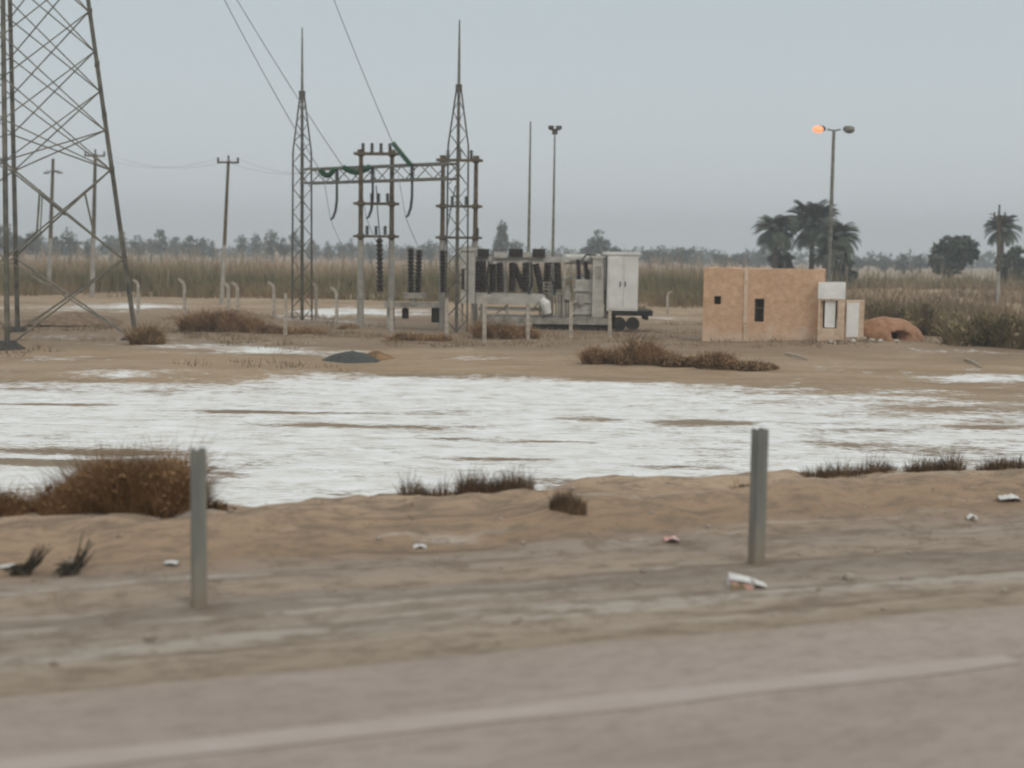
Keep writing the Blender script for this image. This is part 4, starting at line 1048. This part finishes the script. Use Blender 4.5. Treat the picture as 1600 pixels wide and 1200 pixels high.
# ------------------------------------------------------------------ trees
def tree(px, ytop, wpx, Y, lab, grp, n=700, shape='round', m=None, size=None):
    top = at(px, ytop, Y); k = Y / FPX; W_ = wpx * k / 2; g = Vector((top.x, Y, gh(top.x, Y)))
    o = thing('tree', lab, 'tree', g, grp); Ht = top.z - g.z
    b = MB(); tw = max(.12, W_ * .09)
    b.tube([g - Vector((0, 0, .2)), g + Vector((.1 * W_, 0, Ht * .3)), g + Vector((0, 0, Ht * .72))], [tw * 1.3, tw, tw * .35], 7)
    for i in range(4):
        a = random.uniform(0, 6.28); f = random.uniform(.3, .5); s_ = g + Vector((.05 * W_, 0, Ht * f))
        b.tube([s_, s_ + Vector((math.cos(a) * W_ * .35, math.sin(a) * W_ * .35, Ht * .16)), s_ + Vector((math.cos(a) * W_ * .6, math.sin(a) * W_ * .6, Ht * .3))], [tw * .6, tw * .4, tw * .15], 5)
    b.build('trunk', MT['bark'], o)
    bl_ = []
    for i in range(16):
        f = random.random()
        if shape == 'round': zc = .30 + .55 * f; rr = math.sin(math.pi * min(.98, .18 + .75 * f)) ** .7
        elif shape == 'cone': zc = .22 + .68 * f; rr = 1.0 - .75 * f
        else: zc = .45 + .42 * f; rr = .75 + .25 * random.random()
        a = random.uniform(0, 6.28); d = random.uniform(.2, .72) * rr * W_
        r = W_ * random.uniform(.24, .42) * (.55 + .45 * rr)
        bl_.append((g.x + math.cos(a) * d, g.y + math.sin(a) * d, g.z + Ht * zc, r, r, min(r * .8, Ht * .14 + .1)))
    bl_.append((g.x, g.y, g.z + Ht * .9, W_ * .28, W_ * .28, Ht * .1))
    bl_.append((g.x, g.y, g.z + Ht * .5, W_ * .5, W_ * .5, Ht * .25))
    V, Q = leaves(bl_, n, size or max(.28, W_ * .13))
    np_mesh('crown', V, Q, m or MT['leaf'], o)
    return o
G1 = 'far trees along the horizon'
LL = 'hazy dark tree in the far row behind the pylon\'s legs'
LM = 'hazy tree of the far row between the pylon and the lone T pole'
LN = 'hazy tree of the far row between the lone T pole and the left pole frame'
LR = 'hazy low tree on the horizon right of the white cabinet, left of the palms'
LQ = 'small hazy tree on the horizon between the palms and the bushy round tree'
for px, yt, wp, lab in ((8, 352, 50, LL), (55, 362, 40, LL), (108, 358, 38, LL), (138, 376, 30, LL), (30, 372, 60, LL), (85, 374, 40, LL),
        (172, 370, 40, LM), (190, 364, 30, LM), (215, 370, 34, LM), (235, 374, 30, LM), (251, 360, 34, LM), (275, 372, 34, LM), (296, 370, 34, LM), (316, 374, 28, LM), (332, 380, 22, LM),
        (377, 367, 24, LN), (400, 366, 24, LN), (424, 362, 34, LN), (443, 374, 30, LN), (461, 360, 30, LN), (487, 376, 24, LN), (512, 380, 26, LN), (535, 383, 20, LN), (549, 374, 22, LN),
        (1015, 394, 34, LR), (1040, 398, 30, LR), (1064, 389, 44, LR), (1092, 398, 26, LR), (1132, 399, 34, LR), (1160, 399, 40, LR), (1185, 398, 40, LR),
        (1340, 404, 30, LQ), (1357, 397, 20, LQ), (1382, 402, 40, LQ), (1412, 401, 36, LQ), (1437, 399, 30, LQ)):
    if lab == LM or lab == LN: Yd = random.uniform(360, 460)
    elif lab == LQ: Yd = random.uniform(330, 430)
    elif lab == LR: Yd = random.uniform(380, 480)
    else: Yd = random.uniform(320, 380)
    tree(px, yt - 3, wp * 1.25, Yd, lab, G1, 420, random.choice(['round', 'round', 'cone', 'flat']))
tree(578, 380, 40, 420, 'hazy far tree seen between the legs of the left pole frame', G1, 350)
tree(672, 374, 40, 420, 'hazy far tree between the left and right pole frames', G1, 350)
tree(640, 384, 50, 430, 'lowest hazy far tree just left of the paired dark insulators', G1, 350)
tree(784, 344, 50, 330, 'tall pointed hazy tree above the breaker rack, left of the two thin masts', G1, 800, 'cone')
tree(806, 372, 42, 335, 'small hazy tree touching the right side of the tall pointed one', G1, 450)
tree(750, 384, 40, 360, 'low hazy tree left of the tall pointed one', G1, 300)
tree(936, 358, 46, 340, 'hazy tree with a rounded double top above the white cabinet\'s left side', G1, 700)
tree(915, 384, 50, 345, 'low hazy tree left of the double-topped one', G1, 300)
tree(962, 384, 40, 345, 'low hazy tree right of the double-topped one', G1, 300)
tree(1483, 368, 104, 175, 'bushy dark round tree on the right between the palms and the right pole', 'nearer trees on the right', 3200, 'flat', None, .38)
tree(1590, 383, 70, 165, 'dark bushy tree cut by the right edge beside the last palm', 'nearer trees on the right', 1800, 'round', None, .36)
tree(1222, 388, 60, 168, 'dark bushy tree at the foot of the left palm behind the hut roof', 'nearer trees on the right', 1200, 'round', None, .34)
tree(1320, 398, 50, 165, 'dark bushy tree at the foot of the palms, right of the street lamp pole', 'nearer trees on the right', 1000, 'round', None, .34)
# far wood
bl_ = []
for i in range(330):
    X = rng.uniform(-330, 330); Y = rng.uniform(560, 640); h_ = rng.uniform(3.5, 8)
    bl_.append((X, Y, h_ * .5, rng.uniform(3, 7), 3, h_ * .5))
V, Q = leaves(bl_, 15000, 1.0)
tag(np_mesh('far_wood', V, Q, MT['leaf']), 'hazy low line of distant trees along the whole horizon', 'wood', kind='stuff')

def palm(px, ytop, crown_px, Y, lab, nf=46, droop=1.0, trunk_lean=0.0):
    k = Y / FPX; Rr = crown_px * k / 2; top = at(px, ytop, Y); hub = Vector((top.x, Y, top.z - Rr * .62)); g = Vector((top.x + trunk_lean, Y, gh(top.x, Y)))
    o = thing('palm_tree', lab, 'palm', g, 'date palms behind the hut')
    b = MB(); n = 10; b.tube([g.lerp(hub, i / n) + Vector((trunk_lean * -.1 * math.sin(3 * i / n), 0, 0)) for i in range(n + 1)], [.32 - .08 * i / n + .03 * (i % 2) for i in range(n + 1)], 9); b.build('trunk', MT['bark'], o)
    V, Q = [], []
    for i in range(nf):
        a = i * 2.39996 + random.uniform(-.2, .2); el = R(-22 + 108 * random.random() ** .9); L_ = Rr * random.uniform(.9, 1.15)
        d = Vector((math.cos(a), math.sin(a), 0)); sidev = Vector((-math.sin(a), math.cos(a), 0))
        pts = []; p = hub.copy(); e_ = el; ns = 12
        for s_ in range(ns + 1):
            pts.append(p.copy()); p = p + (d * math.cos(e_) + Vector((0, 0, math.sin(e_)))) * (L_ / ns); e_ -= droop * R(5.5 + 4 * s_ / ns)
        for s_ in range(1, ns):
            q = pts[s_]; tg = (pts[s_ + 1] - pts[s_ - 1]).normalized(); ll = Rr * .24 * math.sin(math.pi * (.15 + .8 * s_ / ns))
            for sg in (-1, 1):
                for rp in (0, .5):
                    qq = q.lerp(pts[s_ + 1], rp); tip = qq + (sidev * sg * .85 + tg * .6 + Vector((0, 0, -.25))) * ll
                    w_ = tg * (Rr * .020); bs = len(V)
                    V += [qq - w_, qq + w_, tip + w_ * .4, tip - w_ * .4]; Q.append((bs, bs + 1, bs + 2, bs + 3))
            w_ = Vector((0, 0, .02 * Rr)); bs = len(V); V += [pts[s_ - 1] - w_, pts[s_] - w_, pts[s_] + w_, pts[s_ - 1] + w_]; Q.append((bs, bs + 1, bs + 2, bs + 3))
    np_mesh('crown', [tuple(v) for v in V], Q, MT['palm'], o)
palm(1213, 338, 80, 162, 'slender palm with a drooping umbrella crown, leftmost of the palms behind the hut', 96, 1.1)
palm(1271, 323, 98, 165, 'tallest fullest palm just left of the street lamp pole', 130, .85)
palm(1308, 350, 80, 160, 'dark palm with drooping fronds behind the street lamp pole', 110, 1.1)
palm(1290, 380, 56, 158, 'lowest short palm under the two palms at the street lamp pole', 50, .9)
palm(1567, 339, 66, 170, 'palm behind the pale power pole at the right edge', 70, 1.0)

# ------------------------------------------------------------------ roadside posts
def gpost(px, ytop, ybase, lab, tilt=0.0):
    g = gnd(px, ybase, 1.975); u, v = to_uv(g); g = uv(u, v, eh(u, v)); h = at(px, ytop, g.y).z - g.z
    root = MB(); c = g; th = TH
    # rolled channel: web and two lips, plus a folded inner edge
    def bxl(du, dv, su, sv, z0=-.3, z1=h):
        p = c + UD * du + VD * dv; root.box((p.x, p.y, c.z + (z0 + z1) / 2), (su, sv, z1 - z0), th)
    bxl(0, -.045, .078, .007); bxl(-.0355, .0, .007, .082); bxl(.0355, .0, .007, .082); bxl(-.024, .042, .015, .007); bxl(.024, .042, .015, .007)
    o = root.build('guardrail_post', MT['post'], org=g); tag(o, lab, 'post', 'steel guard rail posts along the road')
    return o, g
def hole_bolts(o, g, h):
    pass
gpost(311, 701, 946, 'nearer grey-green steel post on the left roadside, in front of the big brown bush')
gpost(1181, 670, 880, 'grey-green steel post on the right roadside, standing out against the white salt')

# ------------------------------------------------------------------ debris
def ppt(px, py, z=1.98):
    g = gnd(px, py, z); u, v = to_uv(g); return uv(u, v, eh(u, v))
def lean_tuft(px, py, tipx, tipy, lab):
    c = ppt(px, py); tip = at(tipx, tipy, c.y + .05); k = c.y / FPX; b = MB()
    for i in range(26):                       # stems swept to one side, thickest at the root
        o_ = Vector((random.gauss(-4, 7) * k, random.gauss(0, .03), .0)); q = c + o_
        f_ = random.uniform(.35, 1.0); e_ = c.lerp(tip, f_) + Vector((random.gauss(0, 9) * k, random.gauss(0, .05), random.gauss(0, 5) * k))
        mid = q.lerp(e_, .5) + Vector((3 * k, 0, -2 * k)); b.tube([q, mid, e_], [.007, .005, .002], 4)
    for i in range(34):                       # flattened stems lying to the other side
        e_ = c + Vector((-abs(random.gauss(14, 12)) * k, random.gauss(0, .06), random.uniform(.01, .06))); b.tube([c + Vector((random.gauss(0, 5) * k, random.gauss(0, .02), 0)), c.lerp(e_, .5) + Vector((0, 0, .035)), e_], [.010, .008, .002], 4)
    o = b.build('weed_tuft', MT['weed'], org=c); tag(o, lab, 'weed', 'dark weed tufts on the shoulder')
MT['weed'] = mat('dark_dead_weed', (.03, .026, .02), (.075, .062, .045), 9, .9)
lean_tuft(36, 899, 68, 848, 'dark dead weed tuft swept to the right at the far left, beside white litter')
lean_tuft(112, 900, 138, 846, 'dark dead weed tuft swept to the right, nearer the left roadside post')
def litter(px, py, w_, h_, m, lab, name='paper_scrap', cat='litter', seed=0, z=2.0):
    g = ppt(px, py, z); k = g.y / FPX; W_, H_ = w_ * k / 2, h_ * k; V, F = [], []; n = 7
    for j in range(n):
        for i in range(n):
            x, y = -1 + 2 * i / (n - 1), -1 + 2 * j / (n - 1)
            zz_ = H_ * (.55 + .5 * nz(x * 1.4 + seed, y * 1.4, seed)) * (1 - .5 * (x * x + y * y) * .7) + .008
            V.append(g + Vector((x * W_ * (1 + .2 * nz(y * 2, seed)), y * W_ * .8 * (1 + .2 * nz(x * 2, seed + 3)), max(.006, zz_))))
    for j in range(n - 1):
        for i in range(n - 1): F.append((j * n + i, j * n + i + 1, (j + 1) * n + i + 1, (j + 1) * n + i))
    nV = len(V); V += [q - Vector((0, 0, .005)) for q in V]; F += [tuple(nV + i for i in reversed(f_)) for f_ in list(F)]
    b = MB(); b.add(V, F); o = b.build(name, m, org=g, smooth=True); tag(o, lab, cat, 'litter scattered along the road')
    return o, g
litter(14, 885, 26, 9, MT['litter'], 'crumpled white scrap beside the far left weed tuft', seed=1)
litter(268, 884, 22, 5, MT['litter'], 'flat pale scrap on the shoulder just left of the left roadside post', seed=2)
litter(656, 848, 20, 9, MT['litter'], 'small white scrap on the berm foot, middle of the picture', seed=3)
litter(1049, 845, 24, 10, MT['pink'], 'pinkish scrap on the berm foot left of the right roadside post', seed=4)
litter(1518, 812, 16, 14, MT['litter'], 'small white crumpled scrap on the right berm slope', seed=5)
litter(1575, 790, 34, 11, MT['litter'], 'flat white paper on the right berm close to the picture edge', seed=6)
# broken carton by the right post
g = ppt(1160, 914); k = g.y / FPX
cn = thing('torn_carton', 'torn white and red carton lying on the shoulder below the right roadside post', 'carton', g, 'litter scattered along the road')
b = MB(); W_ = 52 * k
V = [g + Vector(q) for q in ((-W_ * .45, -.07, .005), (W_ * .3, -.09, .005), (W_ * .38, .10, .005), (-W_ * .4, .10, .005), (-W_ * .42, -.05, .06), (W_ * .2, -.07, .045), (W_ * .34, .10, .04), (-W_ * .36, .10, .07))]
b.add(V, [(3, 2, 1, 0), (4, 5, 6, 7), (1, 2, 6, 5), (2, 3, 7, 6), (3, 0, 4, 7)]); b.build('box', MT['litter'], cn)
b = MB(); V = [g + Vector(q) for q in ((-W_ * .45, -.085, .004), (W_ * .3, -.105, .004), (W_ * .2, -.09, .038), (-W_ * .42, -.07, .053), (-W_ * .45, -.078, .004), (W_ * .3, -.098, .004), (W_ * .2, -.083, .038), (-W_ * .42, -.063, .053))]
b.add(V, [(0, 1, 2, 3), (7, 6, 5, 4), (0, 4, 5, 1), (3, 2, 6, 7)]); b.build('red_panel', mat('faded_red_print', (.20, .16, .09), (.52, .30, .24), 14, .7, lo=.45, hi=.55), cn)
b = MB(); V = [g + Vector(q) for q in ((W_ * .34, -.06, .040), (W_ * .75, -.03, .012), (W_ * .72, .09, .014), (W_ * .36, .10, .038))]
V += [q - Vector((0, 0, .004)) for q in V]; b.add(V, [(0, 1, 2, 3), (7, 6, 5, 4), (0, 4, 5, 1), (1, 5, 6, 2)]); b.build('flap', MT['litter'], cn)
# stones as loose ground cover
b = MB()
for i in range(330):
    u = random.uniform(-5, 9); v = 6.7 + 3.6 * random.random() ** .8; s_ = .006 + .018 * random.random() ** 3
    if random.random() < .04: s_ *= 1.8
    p = uv(u, v, eh(u, v) + s_ * .3)
    V, F = [], []
    for z_, r_ in ((-.5, .8), (.1, 1), (.6, .6)):
        for q in range(6): a = q * 1.047 + i; V.append(p + Vector((math.cos(a) * r_ * s_ * random.uniform(.8, 1.2), math.sin(a) * r_ * s_ * random.uniform(.8, 1.2), z_ * s_)))
    for z_ in range(2):
        for q in range(6): F.append((z_ * 6 + q, z_ * 6 + (q + 1) % 6, z_ * 6 + 6 + (q + 1) % 6, z_ * 6 + 6 + q))
    F.append(tuple(range(12, 18))); b.add(V, F)
tag(b.build('gravel', MT['stone']), 'loose small stones scattered over the dirt shoulder', 'gravel', kind='stuff')

# ------------------------------------------------------------------ haze
hm = bpy.data.materials.new('haze'); hm.use_nodes = True
t = hm.node_tree; t.nodes.clear()
pv = N(t, 'ShaderNodeVolumePrincipled'); pv.inputs['Color'].default_value = (.95, .98, 1, 1); pv.inputs['Density'].default_value = .0010; pv.inputs['Anisotropy'].default_value = 0.0
oo = N(t, 'ShaderNodeOutputMaterial'); t.links.new(pv.outputs[0], oo.inputs['Volume'])
b = MB(); b.box((0, 620, 19.25), (3200, 1860, 40.5)); hz = b.build('haze', hm); tag(hz, kind='stuff')
